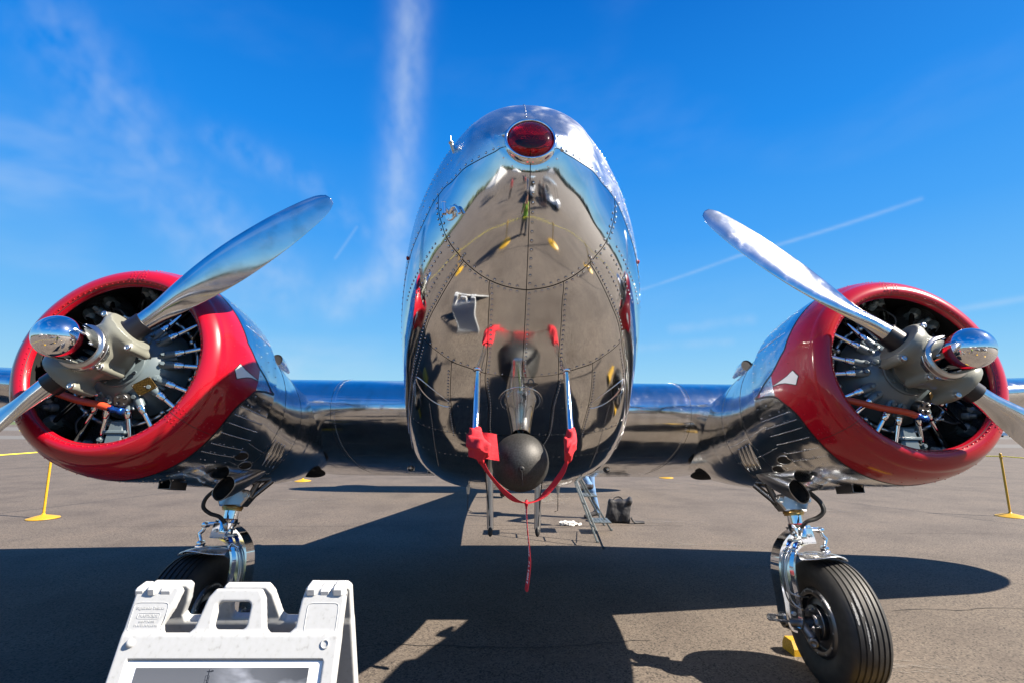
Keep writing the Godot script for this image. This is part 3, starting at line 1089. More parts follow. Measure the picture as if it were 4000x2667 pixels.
	fn = fn.normalized()
	var fx := facing(fp, fn, Vector3(0, 0, 1))
	fl.lathe([Vector2(0.112, -0.006), Vector2(0.112, 0.004), Vector2(0.108, 0.007), Vector2(0.0, 0.008)], fx, 48)
	for i in 40:
		fl.rivet(fx * Vector3(cos(TAU * i / 40) * 0.098, sin(TAU * i / 40) * 0.098, 0.008), fn, 0.0028)
	part("flange", fl, M.polished, ae)
	var cone := MB.new()
	var c0 := Vector3(-0.001, -0.150, -0.082)
	var c1 := Vector3(-0.005, -0.356, 0.060)
	var cx := facing(c0, c1 - c0, Vector3(0, 0, 1))
	var Lc := (c1 - c0).length()
	cone.lathe([Vector2(0.080, 0.0), Vector2(0.080, 0.008), Vector2(0.076, 0.016), Vector2(0.066, Lc * 0.3), Vector2(0.056, Lc * 0.55), Vector2(0.047, Lc * 0.8), Vector2(0.043, Lc * 0.97), Vector2(0.046, Lc)], cx, 40)
	for i in 8:
		var a := TAU * i / 8.0 + 0.2
		cone.ball(cx * Vector3(cos(a) * 0.073, sin(a) * 0.073, 0.022), Vector3(0.005, 0.005, 0.009), 8, 6, cx.basis)
	part("pylon", cone, M.nacelle_metal, ae)
	var ball := MB.new()
	var prof := []
	for i in 25:
		var t := PI * i / 24.0
		var zz := -cos(t)
		var rr := sin(t) * 0.128
		var len2 := 0.135 if zz > 0.0 else 0.24
		prof.append(Vector2(maxf(rr * (1.0 if zz > 0 else 1.0 - 0.25 * zz * zz), 0.0), zz * len2))
	ball.lathe(prof, facing(Vector3(-0.008, -0.473, 0.075), Vector3(0, -0.18, 1)), 40)
	part("housing", ball, M.antenna_black, ae)
	var tipb := MB.new()
	var tx := facing(Vector3(-0.008, -0.512, 0.196), Vector3(0, -0.3, 1))
	tipb.lathe([Vector2(0.013, -0.01), Vector2(0.013, 0.010), Vector2(0.010, 0.014), Vector2(0.004, 0.014), Vector2(0.004, 0.014), Vector2(0.0, 0.006)], tx, 20)
	tipb.tube(PackedVector3Array([Vector3(-0.008, -0.514, 0.205), Vector3(-0.006, -0.535, 0.212), Vector3(-0.004, -0.580, 0.200)]), 0.0012, 5)
	part("tip_plug", tipb, M.black_rubber, ae)
	# small hook plate left of the centre line
	var hk := MB.new()
	var kp := Vector3(0.045, -0.100, 0.03)
	var kn := fus_normal(kp)
	hk.prism(PackedVector2Array([Vector2(-0.035, 0), Vector2(-0.02, 0.008), Vector2(0.02, 0.008), Vector2(0.035, 0), Vector2(0.012, -0.016), Vector2(0, -0.022), Vector2(-0.012, -0.016)]), facing(kp, kn), 0.0, 0.004, 0.001)
	hk.tube(curve([kp + Vector3(-0.014, 0, 0.004), kp + Vector3(-0.008, -0.018, 0.016), kp + Vector3(0.008, -0.018, 0.016), kp + Vector3(0.014, 0, 0.004)], 4), 0.003, 8)
	part("tow_hook", hk, M.dark_steel, plane)
	# belly masts with dark rounded feet, cords tied round them
	for sg in [-1.0, 1.0]:
		var ms := MB.new()
		var t := Vector3(0.163 * sg - 0.003, -0.36, -1.04)
		var b := Vector3(0.153 * sg, -0.775, -1.106)
		ms.tube(PackedVector3Array([t, b]), [0.024, 0.021], 16, true, 0.7)
		var mi := part("belly_mast", ms, M.steel, plane)
		var ft := MB.new()
		ft.ball(b + Vector3(0, -0.01, 0), Vector3(0.0165, 0.036, 0.0225), 14, 10)
		part("foot", ft, M.black_rubber, mi)
		var cd := MB.new()
		cd.tube(curve([Vector3(0.2 * sg, -0.40, -0.8), t + Vector3(0.02 * sg, -0.12, 0.04), b + Vector3(0.012 * sg, 0.12, 0.03), b + Vector3(0.005 * sg, 0.02, 0.03)], 6), 0.004, 6)
		part("cord", cd, M.black_rubber, mi)
	# thin whip aerials further back
	for sg in [-1.0, 1.0]:
		var wm := MB.new()
		var t := Vector3(0.39 * sg + 0.025, -0.38, -2.16)
		wm.tube(PackedVector3Array([t, t + Vector3(0, -0.13, -0.01)]), [0.028, 0.010], 10)
		var wi := part("whip_base", wm, M.white_paint, plane)
		var wt := MB.new()
		wt.tube(PackedVector3Array([t + Vector3(0, -0.12, -0.01), t + Vector3(-0.004, -0.262, -0.02), t + Vector3(-0.035 * sg, -0.272, 0.02)]), 0.003, 6)
		part("whip_rod", wt, M.black_rubber, wi)

# ---------------------------------------------------------------- engines
const EX := 1.96
const LIP := [Vector2(0.3955, -0.010), Vector2(0.3945, -0.006), Vector2(0.3945, -0.002), Vector2(0.397, 0.005), Vector2(0.404, 0.016), Vector2(0.414, 0.024), Vector2(0.426, 0.0275), Vector2(0.442, 0.025), Vector2(0.456, 0.018), Vector2(0.470, 0.009), Vector2(0.484, -0.005), Vector2(0.495, -0.02)]
const COWL := [[-0.60, 0.532], [-0.5, 0.538], [-0.4, 0.544], [-0.28, 0.547], [-0.2, 0.545], [-0.13, 0.536], [-0.065, 0.518], [-0.02, 0.495]]
# how far back the red paint reaches, by the angle up from the inner side
const PAINT := [[-90.0, 0.20], [-70.0, 0.195], [-56.0, 0.19], [-36.0, 0.176], [-26.0, 0.178], [-21.0, 0.186], [-16.3, 0.214], [-12.3, 0.252], [-8.5, 0.288], [-6.8, 0.325], [-5.2, 0.40], [-4.2, 0.47], [-3.4, 0.555], [-2.4, 0.50], [0.0, 0.44], [2.6, 0.39], [6.0, 0.30], [10.0, 0.245], [17.0, 0.178], [28.0, 0.158], [40.0, 0.145], [55.0, 0.145], [90.0, 0.15]]

func cowl_r(z: float) -> float:
	return smooth_interp(COWL, z)

func paint_z(phi: float) -> float:
	var p := fposmod(phi + 90.0, 360.0) - 90.0
	if p > 90.0:
		p = 180.0 - p
	return -interp(PAINT, p)

func cowl_pt(phi: float, z: float, off := 0.0) -> Vector3:
	var a := deg_to_rad(phi)
	var r := cowl_r(z) + off
	return Vector3(r * cos(a), r * sin(a), z)

func cowl_n(phi: float, z: float) -> Vector3:
	var a := deg_to_rad(phi)
	var sl := (cowl_r(z + 0.01) - cowl_r(z - 0.01)) / 0.02
	return Vector3(cos(a), sin(a), -sl).normalized()

func build_cowling(side: float) -> void:
	var c := Node3D.new()
	c.name = "engine_cowling"
	plane.add_child(c, true)
	c.position = Vector3(EX * side, 0, 0)
	var mir := Transform3D(Basis.from_scale(Vector3(-side, 1, 1)), Vector3.ZERO)
	var angs := PackedFloat32Array()
	var a := -90.0
	while a < 270.0 - 0.01:
		angs.append(a)
		var near := minf(absf(a + 2.0), absf(a - 182.0))
		a += 0.4 if near < 9.0 else 1.0 if near < 20.0 else 2.5
	angs.append(270.0)
	var red := MB.new()
	var sil := MB.new()
	var P := []
	var N := []
	var ZR := 16
	for i in LIP.size() + ZR:
		var rp := PackedVector3Array()
		var rn := PackedVector3Array()
		for q in angs:
			var ar := deg_to_rad(q)
			if i < LIP.size():
				rp.append(Vector3(LIP[i].x * cos(ar), LIP[i].x * sin(ar), LIP[i].y))
				var t: Vector2 = LIP[mini(i + 1, LIP.size() - 1)] - LIP[maxi(i - 1, 0)]
				if i == LIP.size() - 1:
					rn.append(cowl_n(q, -0.02))
				else:
					t = t.normalized()
					rn.append(Vector3(-t.y * cos(ar), -t.y * sin(ar), t.x))
			else:
				var z := lerpf(-0.02, paint_z(q), float(i - LIP.size() + 1) / ZR)
				rp.append(cowl_pt(q, z))
				rn.append(cowl_n(q, z))
		P.append(rp)
		N.append(rn)
	red.grid(P, false, 1, N)
	var R := MB.new()
	R.add(red, mir)
	part("red_nose_ring", R, M.red_paint, c)
	for band in [[0.0, -0.3045], [-0.3075, -0.56]]:
		P = []
		N = []
		for i in 13:
			var rp := PackedVector3Array()
			var rn := PackedVector3Array()
			for q in angs:
				var pz := paint_z(q)
				var z0 := minf(pz, band[0]) if band[0] < 0.0 else maxf(pz, band[1])
				var z1: float = minf(pz, band[1])
				var z := lerpf(z0, z1, i / 12.0)
				rp.append(cowl_pt(q, z, 0.0 if band[0] == 0.0 else -0.0015))
				rn.append(cowl_n(q, z))
			P.append(rp)
			N.append(rn)
		sil.grid(P, false, 1, N)
	R = MB.new()
	R.add(sil, mir)
	part("silver_skirt", R, M.nacelle_metal, c)
	# pinstripe along the edge of the red
	var pin := MB.new()
	P = []
	N = []
	var bord := PackedVector3Array()
	for q in angs:
		bord.append(cowl_pt(q, paint_z(q), 0.0009))
	for e in [-1.0, 1.0]:
		P.append(PackedVector3Array())
		N.append(PackedVector3Array())
	for i in angs.size():
		var m := bord.size() - 1
		var t := (bord[(i + 1) % m] - bord[(i - 1 + m) % m]).normalized()
		var nn := cowl_n(angs[i], bord[i].z)
		var sd := nn.cross(t)
		for e in 2:
			var w := 0.0055 * (1.0 if e else -1.0)
			var p := bord[i] + sd * w
			P[e].append(p)
			N[e].append(nn)
	pin.grid(P, false, 1, N)
	R = MB.new()
	R.add(pin, mir)
	part("pinstripe", R, M.black_paint, c)
	# curved white flash with its black edge
	var flash := [Vector2(2.7, -0.116), Vector2(1.7, -0.138), Vector2(0.8, -0.159), Vector2(0.2, -0.185), Vector2(-0.3, -0.215), Vector2(-0.8, -0.255), Vector2(-1.25, -0.299), Vector2(-1.35, -0.262), Vector2(-1.6, -0.225), Vector2(-2.5, -0.184), Vector2(-3.9, -0.148), Vector2(-5.4, -0.115), Vector2(-4.4, -0.107), Vector2(-3.2, -0.101), Vector2(-1.3, -0.089), Vector2(0.6, -0.102)]
	for lay in 2:
		var poly := PackedVector2Array()
		for q in flash:
			poly.append(Vector2(deg_to_rad(q.x) * 0.54, q.y))
		if lay == 0:
			poly = Geometry2D.offset_polygon(poly, 0.0045, Geometry2D.JOIN_MITER)[0]
		var zlo := 1.0
		var zhi := -1.0
		for q in poly:
			zlo = minf(zlo, q.y)
			zhi = maxf(zhi, q.y)
		var rows := []
		var nrm := []
		for i in 61:
			var z := lerpf(zhi - 0.0004, zlo + 0.0004, i / 60.0)
			var lo := 9.0
			var hi := -9.0
			for k in poly.size():
				var p0 := poly[k]
				var p1 := poly[(k + 1) % poly.size()]
				if (p0.y - z) * (p1.y - z) <= 0.0 and p0.y != p1.y:
					var x := lerpf(p0.x, p1.x, (z - p0.y) / (p1.y - p0.y))
					lo = minf(lo, x)
					hi = maxf(hi, x)
			var rp := PackedVector3Array()
			var rn := PackedVector3Array()
			for k in 7:
				var ph := rad_to_deg(lerpf(lo, hi, k / 6.0) / 0.54)
				rp.append(mir * cowl_pt(ph, z, 0.0008 + 0.0008 * lay))
				rn.append((mir.basis * cowl_n(ph, z)).normalized())
			rows.append(rp)
			nrm.append(rn)
		var fm := MB.new()
		fm.grid(rows, false, 1, nrm)
		part("white_flash" if lay else "flash_edge", fm, M.white_paint if lay else M.black_paint, c)
	# joints between the ring's three sheets
	var sm := MB.new()
	for ph in [88.0, -37.0, 217.0]:
		var rows := [PackedVector3Array(), PackedVector3Array()]
		var nr := [PackedVector3Array(), PackedVector3Array()]
		for i in 30:
			var p: Vector3
			var nn: Vector3
			var ar := deg_to_rad(ph)
			if i < 9:
				var L: Vector2 = LIP[i + 3]
				p = Vector3(L.x * cos(ar), L.x * sin(ar), L.y)
				var t: Vector2 = (LIP[mini(i + 4, LIP.size() - 1)] - LIP[i + 2]).normalized()
				nn = Vector3(-t.y * cos(ar), -t.y * sin(ar), t.x)
			else:
				var z := lerpf(-0.03, -0.30, (i - 9) / 20.0)
				p = cowl_pt(ph, z)
				nn = cowl_n(ph, z)
			var sd := Vector3(-sin(ar), cos(ar), 0) * 0.0011
			for e in 2:
				rows[e].append(p + nn * 0.0006 + sd * (1.0 if e else -1.0))
				nr[e].append(nn)
		sm.grid(rows, false, 1, nr)
	sm.lathe([Vector2(0.4045, 0.0166), Vector2(0.4025, 0.0146)], Transform3D.IDENTITY, 96)
	for q in sm.n.size():
		if sm.n[q].z < -0.3:
			sm.n[q] = -sm.n[q]
	R = MB.new()
	R.add(sm, mir)
	part("joint_line", R, M.seam, c)
	# rivets
	var rr := MB.new()
	var rs := MB.new()
	for i in 96:
		var ar := TAU * i / 96.0
		rr.rivet(Vector3(cos(ar) * 0.4105, sin(ar) * 0.4105, 0.0215), Vector3(cos(ar) * -0.45, sin(ar) * -0.45, 0.9).normalized(), 0.0042)
	for ph in [88.0, -37.0, 217.0]:
		for side2 in [-1.0, 1.0]:
			for rw in 2:
				for i in 8:
					var L: Vector2 = LIP[clampi(6 + i * 6 / 8, 0, LIP.size() - 2)]
					var ar := deg_to_rad(ph + side2 * (2.4 + 2.2 * rw) + 0.6 * (i % 2))
					if i > 4:
						var z := -0.03 - 0.03 * (i - 4)
						rr.rivet(cowl_pt(rad_to_deg(ar), z), cowl_n(rad_to_deg(ar), z), 0.0036)
					else:
						var t: Vector2 = (LIP[clampi(7 + i * 6 / 8, 0, 11)] - LIP[clampi(5 + i * 6 / 8, 0, 11)]).normalized()
						rr.rivet(Vector3(L.x * cos(ar), L.x * sin(ar), L.y), Vector3(-t.y * cos(ar), -t.y * sin(ar), t.x), 0.0036)
	for ph in range(-84, 268, 6):
		for z in [-0.075, -0.145, -0.285, -0.325, -0.43, -0.54]:
			var q := ph + (2.0 if z < -0.1 else 0.0)
			var into: float = paint_z(q)
			if absf(z - into) < 0.012 or (absf(q) < 7.0 and z > -0.3) or (z == -0.075 and ph % 12):
				continue
			(rr if z > into else rs).rivet(cowl_pt(q, z), cowl_n(q, z), 0.0034)
	for ph in [-18.0, -23.0, -28.0, -34.0, -41.0, -47.0, 30.0, 48.0, 70.0]:
		for i in 22:
			var z := -0.22 - i * 0.0155
			if z < paint_z(ph) - 0.02:
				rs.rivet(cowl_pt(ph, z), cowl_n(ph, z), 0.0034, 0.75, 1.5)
	R = MB.new()
	R.add(rr, mir)
	var o := part("red_rivets", R, M.red_paint, c)
	stuff(o)
	R = MB.new()
	R.add(rs, mir)
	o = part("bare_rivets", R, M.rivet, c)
	stuff(o)
	# inside of the ring and the baffle behind the cylinders
	var ins := MB.new()
	ins.lathe([Vector2(0.52, -0.55), Vector2(0.525, -0.3), Vector2(0.505, -0.16), Vector2(0.47, -0.07), Vector2(0.425, -0.015), Vector2(0.398, -0.008)].duplicate(), Transform3D.IDENTITY, 64)
	for i in ins.n.size():
		ins.n[i] = -ins.n[i]
	var fixd := MB.new()
	fixd.v = ins.v
	fixd.n = ins.n
	fixd.uv = ins.uv
	fixd.c = ins.c
	for k in range(0, ins.ix.size(), 3):
		fixd.tri(ins.ix[k], ins.ix[k + 1], ins.ix[k + 2])
	fixd.lathe([Vector2(0.53, -0.50), Vector2(0.0, -0.50)], Transform3D.IDENTITY, 48)
	part("inner_liner", fixd, M.dark_inside, c)

func build_engine() -> Node3D:
	var e := Node3D.new()
	e.name = "radial_engine"
	var cc := MB.new()
	cc.lathe([Vector2(0.25, -0.40), Vector2(0.25, -0.19), Vector2(0.25, -0.19), Vector2(0.236, -0.165), Vector2(0.222, -0.135), Vector2(0.205, -0.108), Vector2(0.185, -0.085), Vector2(0.165, -0.066), Vector2(0.147, -0.052), Vector2(0.132, -0.042), Vector2(0.122, -0.036), Vector2(0.122, -0.036), Vector2(0.122, -0.026), Vector2(0.116, -0.022), Vector2(0.082, -0.020), Vector2(0.082, -0.020), Vector2(0.075, 0.0), Vector2(0.072, 0.03)], Transform3D.IDENTITY, 48)
	for i in 9:
		var a := PI / 2 + TAU * i / 9.0
		for s in [-1.0, 1.0]:
			var d: float = a + s * 0.135
			var rd := Vector3(cos(d), sin(d), 0)
			cc.tube(PackedVector3Array([rd * 0.140 + Vector3(0, 0, -0.085), rd * 0.195 + Vector3(0, 0, -0.092), rd * 0.226 + Vector3(0, 0, -0.097)]), [0.028, 0.024, 0.020], 10)
			cc.hexbolt(rd * 0.178 + Vector3(0, 0, -0.068), (rd * 0.5 + Vector3(0, 0, 1)).normalized(), 0.011, 0.016)
		var bd := Vector3(cos(a), sin(a), 0)
		cc.hexbolt(bd * 0.104 + Vector3(0, 0, -0.022), Vector3(0, 0, 1), 0.009, 0.014)
		cc.box(Transform3D(Basis(Vector3(0, 0, 1), a), bd * 0.185 + Vector3(0, 0, -0.092)), Vector3(0.10, 0.014, 0.02), 0.004)
	for i in 4:
		var d := Vector3(cos(0.9 + i * 0.62), sin(0.9 + i * 0.62), 0)
		cc.lathe([Vector2(0.017, 0), Vector2(0.017, 0.012), Vector2(0.014, 0.016), Vector2(0.0, 0.016)], facing(d * 0.142 + Vector3(0, 0, -0.056), d * 0.6 + Vector3(0, 0, 1)), 12)
	part("crankcase", cc, M.engine_grey, e)
	var cyl := MB.new()
	var fins := []
	var r := 0.27
	while r < 0.40:
		for q in [[0.064, 0.0], [0.092, 0.0015], [0.092, 0.0035], [0.064, 0.005]]:
			fins.append(Vector2(q[0], r + q[1]))
		r += 0.0088
	cyl.lathe(fins, Transform3D.IDENTITY, 22)
	fins = []
	while r < 0.50:
		for q in [[0.070, 0.0], [0.103, 0.002], [0.103, 0.0045], [0.070, 0.0065]]:
			fins.append(Vector2(q[0], r + q[1]))
		r += 0.0118
	cyl.lathe(fins, Transform3D.IDENTITY, 22)
	cyl.lathe([Vector2(0.08, r - 0.01), Vector2(0.07, r), Vector2(0, r + 0.01)], Transform3D.IDENTITY, 18)
	var cmesh := cyl.mesh()
	var rocker := MB.new()
	rocker.box(Transform3D(Basis.IDENTITY, Vector3(0.055, 0.075, 0.44)), Vector3(0.06, 0.09, 0.075), 0.02)
	rocker.box(Transform3D(Basis.IDENTITY, Vector3(-0.055, 0.075, 0.44)), Vector3(0.06, 0.09, 0.075), 0.02)
	rocker.lathe([Vector2(0.02, 0.0), Vector2(0.02, 0.03), Vector2(0.012, 0.034), Vector2(0.012, 0.034), Vector2(0.012, 0.06), Vector2(0.0, 0.06)], facing(Vector3(0.0, 0.095, 0.40), Vector3(0.0, 1, 0.35)), 12)
	var rmesh := rocker.mesh()
	for i in 9:
		var a := PI / 2 + TAU * i / 9.0
		var rd := Vector3(cos(a), sin(a), 0)
		var b := Basis(Vector3(sin(a), -cos(a), 0), Vector3(0, 0, 1), rd)
		var ci := MeshInstance3D.new()
		ci.name = "cylinder"
		ci.mesh = cmesh
		ci.material_override = M.cylinder_black
		ci.transform = Transform3D(b, Vector3(0, 0, -0.25))
		e.add_child(ci, true)
		var ro := MeshInstance3D.new()
		ro.name = "rocker_box"
		ro.mesh = rmesh
		ro.material_override = M.engine_grey
		ro.transform = Transform3D(b, Vector3(0, 0, -0.25))
		e.add_child(ro, true)
		for s in [-1.0, 1.0]:
			var d0: float = a + s * 0.135
			var p0 := Vector3(cos(d0), sin(d0), 0) * 0.223 + Vector3(0, 0, -0.0965)
			var p1: Vector3 = rd * 0.425 + Vector3(-sin(a), cos(a), 0) * s * 0.066 + Vector3(0, 0, -0.150)
			var pt := MB.new()
			pt.rod(p0, p1, 0.0125, 14)
			var ax := facing(p0, p1 - p0)
			pt.lathe([Vector2(0.017, -0.004), Vector2(0.0195, 0.0), Vector2(0.0195, 0.010), Vector2(0.017, 0.012), Vector2(0.0185, 0.015), Vector2(0.0185, 0.027), Vector2(0.0165, 0.030), Vector2(0.0165, 0.040), Vector2(0.0125, 0.044)], ax, 16)
			part("pushrod_tube", pt, M.chrome, e)
	# ignition ring with its leads
	var ig := MB.new()
	var ring := PackedVector3Array()
	for i in 49:
		var a := TAU * i / 48.0
		ring.append(Vector3(cos(a) * 0.302, sin(a) * 0.290, -0.150))
	ig.tube(ring, 0.011, 8, false)
	for i in 9:
		var a := PI / 2 + TAU * (i + 0.5) / 9.0
		var rd := Vector3(cos(a), sin(a), 0)
		var td := Vector3(-sin(a), cos(a), 0)
		ig.ball(rd * 0.290 + Vector3(0, 0, -0.145), Vector3.ONE * 0.016, 10, 6)
		ig.rod(rd * 0.290 + Vector3(0, 0, -0.145), rd * 0.308 + td * 0.02 + Vector3(0, 0, -0.13), 0.008)
	part("ignition_ring", ig, M.steel, e)
	for i in 9:
		var a := PI / 2 + TAU * (i + 0.5) / 9.0
		var rd := Vector3(cos(a), sin(a), 0)
		var td := Vector3(-sin(a), cos(a), 0)
		var w := MB.new()
		w.tube(curve([rd * 0.30 + td * 0.01 + Vector3(0, 0, -0.135), rd * 0.345 + td * 0.03 + Vector3(0, 0, -0.120), rd * 0.385 + td * (0.07 + rng.randf() * 0.03) + Vector3(0, 0, -0.140), rd * 0.44 + td * 0.11 + Vector3(0, 0, -0.19)], 6), 0.0062, 8)
		part("ignition_lead", w, M.black_rubber, e)
	# sump between the two lowest cylinders
	var su := MB.new()
	su.prism(PackedVector2Array([Vector2(-0.036, -0.265), Vector2(0.036, -0.265), Vector2(0.044, -0.32), Vector2(0.044, -0.43), Vector2(-0.044, -0.43), Vector2(-0.044, -0.32)]), Transform3D.IDENTITY, -0.24, -0.110, 0.012)
	su.box(Transform3D(Basis.IDENTITY, Vector3(0, -0.325, -0.14)), Vector3(0.112, 0.018, 0.075), 0.005)
	for q in [[-0.062, -0.36], [0.062, -0.36], [-0.05, -0.27], [0.05, -0.27]]:
		su.hexbolt(Vector3(q[0], q[1], -0.118), Vector3(0, 0, 1), 0.011, 0.014)
		su.rod(Vector3(q[0], q[1], -0.19), Vector3(q[0], q[1], -0.118), 0.014)
	part("oil_sump", su, M.engine_grey, e)
	# red oil hose from the front pad up to the viewer's left
	var ho := MB.new()
	ho.tube(curve([Vector3(0.005, -0.222, -0.045), Vector3(-0.06, -0.205, -0.035), Vector3(-0.16, -0.185, -0.045), Vector3(-0.26, -0.155, -0.06), Vector3(-0.42, -0.11, -0.09)], 8), 0.0165, 12)
	part("oil_hose", ho, M.orange_hose, e)
	var ft := MB.new()
	ft.lathe([Vector2(0.0, -0.002), Vector2(0.019, -0.002), Vector2(0.019, 0.018), Vector2(0.014, 0.02), Vector2(0.014, 0.042), Vector2(0.018, 0.043), Vector2(0.018, 0.06), Vector2(0.0, 0.06)], facing(Vector3(0.0, -0.222, -0.045), Vector3(1, -0.25, -0.12)), 6)
	part("hose_fitting", ft, M.blue_fitting, e)
	var pad := MB.new()
	pad.lathe([Vector2(0.034, -0.05), Vector2(0.034, 0.0), Vector2(0.03, 0.004), Vector2(0.0, 0.004)], facing(Vector3(0.045, -0.185, -0.040), Vector3(0.1, -0.5, 1)), 20)
	for k in 4:
		pad.hexbolt(facing(Vector3(0.045, -0.185, -0.040), Vector3(0.1, -0.5, 1)) * Vector3(cos(k * 1.57 + 0.7) * 0.021, sin(k * 1.57 + 0.7) * 0.021, 0.003), Vector3(0.1, -0.5, 1).normalized(), 0.009, 0.012)
	part("oil_pad", pad, M.dark_steel, e)
	var dp := MB.new()
	var dx := facing(Vector3(0.130, -0.112, -0.050), Vector3(0.42, -0.36, 0.83), Vector3(-0.6, 0.8, 0))
	dp.box(dx, Vector3(0.085, 0.064, 0.003), 0.001)
	var dpl := part("data_plate", dp, M.bronze_plate, e)
	var dr := MB.new()
	for q in [[-0.038, -0.028], [0.038, -0.028], [-0.038, 0.028], [0.038, 0.028], [0.0, 0.0]]:
		dr.rivet(dx * Vector3(q[0], q[1], 0.0015), dx.basis.z, 0.003)
	part("plate_screw", dr, M.rivet, e)
	return e

func hub_field(p: Vector3) -> float:
	var f := 1e9
	# barrel along the blades (y), flared at its ends
	var ay := absf(p.y)
	var q := Vector2(p.x, p.z).length()
	var br := 0.083 + 0.030 * smoothstep(0.07, 0.14, ay) - 0.006 * smoothstep(0.14, 0.17, ay)
	f = maxf(q - br, ay - 0.165)
	# along the shaft (z)
	var sh := maxf(Vector2(p.x, p.y).length() - 0.098, maxf(p.z - 0.085, -p.z - 0.10))
	f = smin(f, sh, 0.05)
	# lugs for the bolts that clamp the two halves
	for s in [-1.0, 1.0]:
		for y in [-0.135, 0.135]:
			f = smin(f, cap(p, Vector3(s * 0.108, y, -0.055), Vector3(s * 0.108, y, 0.045), 0.021, 0.017), 0.02)
		f = smin(f, cap(p, Vector3(s * 0.112, 0.0, -0.06), Vector3(s * 0.112, 0.0, 0.05), 0.021, 0.017), 0.022)
	return f

func build_propeller() -> Node3D:
	var pr := Node3D.new()
	pr.name = "propeller"
	var hub := MB.new()
	blob(hub, Vector3(-0.15, -0.19, -0.14), Vector3(0.15, 0.19, 0.14), 0.008, hub_field)
	part("hub", hub, M.hub_grey, pr)
	var bl := MB.new()
	for s in [-1.0, 1.0]:
		for y in [-0.135, 0.0, 0.135]:
			var x := 0.108 if y != 0.0 else 0.112
			bl.lathe([Vector2(0.0135, 0.0), Vector2(0.0135, 0.008), Vector2(0.011, 0.010), Vector2(0.007, 0.010), Vector2(0.007, 0.010), Vector2(0.006, 0.007), Vector2(0, 0.007)], Transform3D(Basis.IDENTITY, Vector3(s * x, y, 0.060)), 14)
			bl.rod(Vector3(s * x, y, -0.09), Vector3(s * x, y, -0.06), 0.009)
	stuff(part("clamp_bolts", bl, M.steel, pr))
	var col := MB.new()
	col.lathe([Vector2(0.096, 0.050), Vector2(0.104, 0.062), Vector2(0.106, 0.085), Vector2(0.106, 0.085), Vector2(0.103, 0.088), Vector2(0.103, 0.104), Vector2(0.100, 0.108), Vector2(0.0885, 0.112)], Transform3D.IDENTITY, 48)
	for a in [0.5, 2.6, 4.7]:
		col.box(Transform3D(Basis(Vector3(0, 0, 1), a), Vector3(cos(a), sin(a), 0) * 0.103 + Vector3(0, 0, 0.097)), Vector3(0.006, 0.030, 0.012), 0.002)
	for i in 36:
		col.rivet(Vector3(cos(TAU * i / 36), sin(TAU * i / 36), 0) * 0.1055 + Vector3(0, 0, 0.076), Vector3(cos(TAU * i / 36), sin(TAU * i / 36), 0), 0.002)
	part("dome_collar", col, M.steel, pr)
	var dm := MB.new()
	var prof := [Vector2(0.089, 0.10), Vector2(0.089, 0.225)]
	for i in range(1, 13):
		var t := PI / 2 * i / 12.0
		prof.append(Vector2(0.089 * cos(t), 0.225 + 0.086 * sin(t)))
	dm.lathe(prof, Transform3D.IDENTITY, 48)
	part("dome", dm, M.chrome, pr)
	for s in [1.0, -1.0]:
		var b := MB.new()
		var P := []
		var R0 := 0.212
		var R1 := 1.291
		for i in 41:
			var u := i / 40.0
			var r := lerpf(R0, R1, 1.0 - pow(1.0 - u, 1.6))
			var ch := smooth_interp([[0.212, 0.096], [0.30, 0.102], [0.42, 0.138], [0.56, 0.178], [0.72, 0.203], [0.88, 0.202], [1.02, 0.186], [1.13, 0.160], [1.20, 0.136], [1.25, 0.106], [1.275, 0.074], [1.287, 0.044], [1.291, 0.003]], r)
			var th := smooth_interp([[0.212, 0.096], [0.28, 0.084], [0.38, 0.056], [0.52, 0.036], [0.72, 0.024], [0.95, 0.016], [1.2, 0.011], [1.291, 0.004]], r)
			th = minf(th, ch)
			var beta := deg_to_rad(smooth_interp([[0.212, 26.0], [0.4, 21.0], [0.6, 16.5], [0.85, 12.5], [1.1, 9.0], [1.29, 7.0]], r))
			var airf := smoothstep(0.24, 0.46, r)
			var row := PackedVector3Array()
			for k in 40:
				var a := TAU * k / 40.0
				# along the chord from the trailing (-) to the leading (+) edge; thickness forward
				var cx := cos(a) * 0.5
				var tz := sin(a) * 0.5
				if airf > 0.0:
					var full := pow(absf(sin(a)), 1.0 + 0.25 * airf) * signf(sin(a))
					tz = full * 0.5 * (1.0 + 0.55 * airf * cos(a)) * (1.0 if sin(a) > 0 else 1.0 - 0.75 * airf) + airf * 0.12 * sin(a) * sin(a)
				cx += 0.03 * airf
				var X := cx * ch
				var Z := tz * th
				# chord swings from the disc towards the front by beta; y is along the blade
				var t := -X
				row.append(Vector3(t * cos(beta) + Z * sin(beta), r, X * sin(beta) + Z * cos(beta)))
			P.append(row)
		b.grid(P, true)
		var B := MB.new()
		B.add(b, Transform3D(Basis(Vector3(0, 0, 1), 0.0 if s > 0 else PI), Vector3.ZERO))
		part("blade", B, M.blade_metal, pr)
		var cf := MB.new()
		var bx := Transform3D(Basis(Vector3(0, 0, -s), Vector3(1, 0, 0) * 1.0, Vector3(0, s, 0)), Vector3.ZERO)
		bx.basis = Basis(Vector3(1, 0, 0), Vector3(0, 0, -s), Vector3(0, s, 0))
		cf.lathe([Vector2(0.060, 0.13), Vector2(0.060, 0.165), Vector2(0.0535, 0.172), Vector2(0.0525, 0.234), Vector2(0.049, 0.236)], bx, 36)
		part("blade_sleeve", cf, M.black_paint, pr)
	return pr

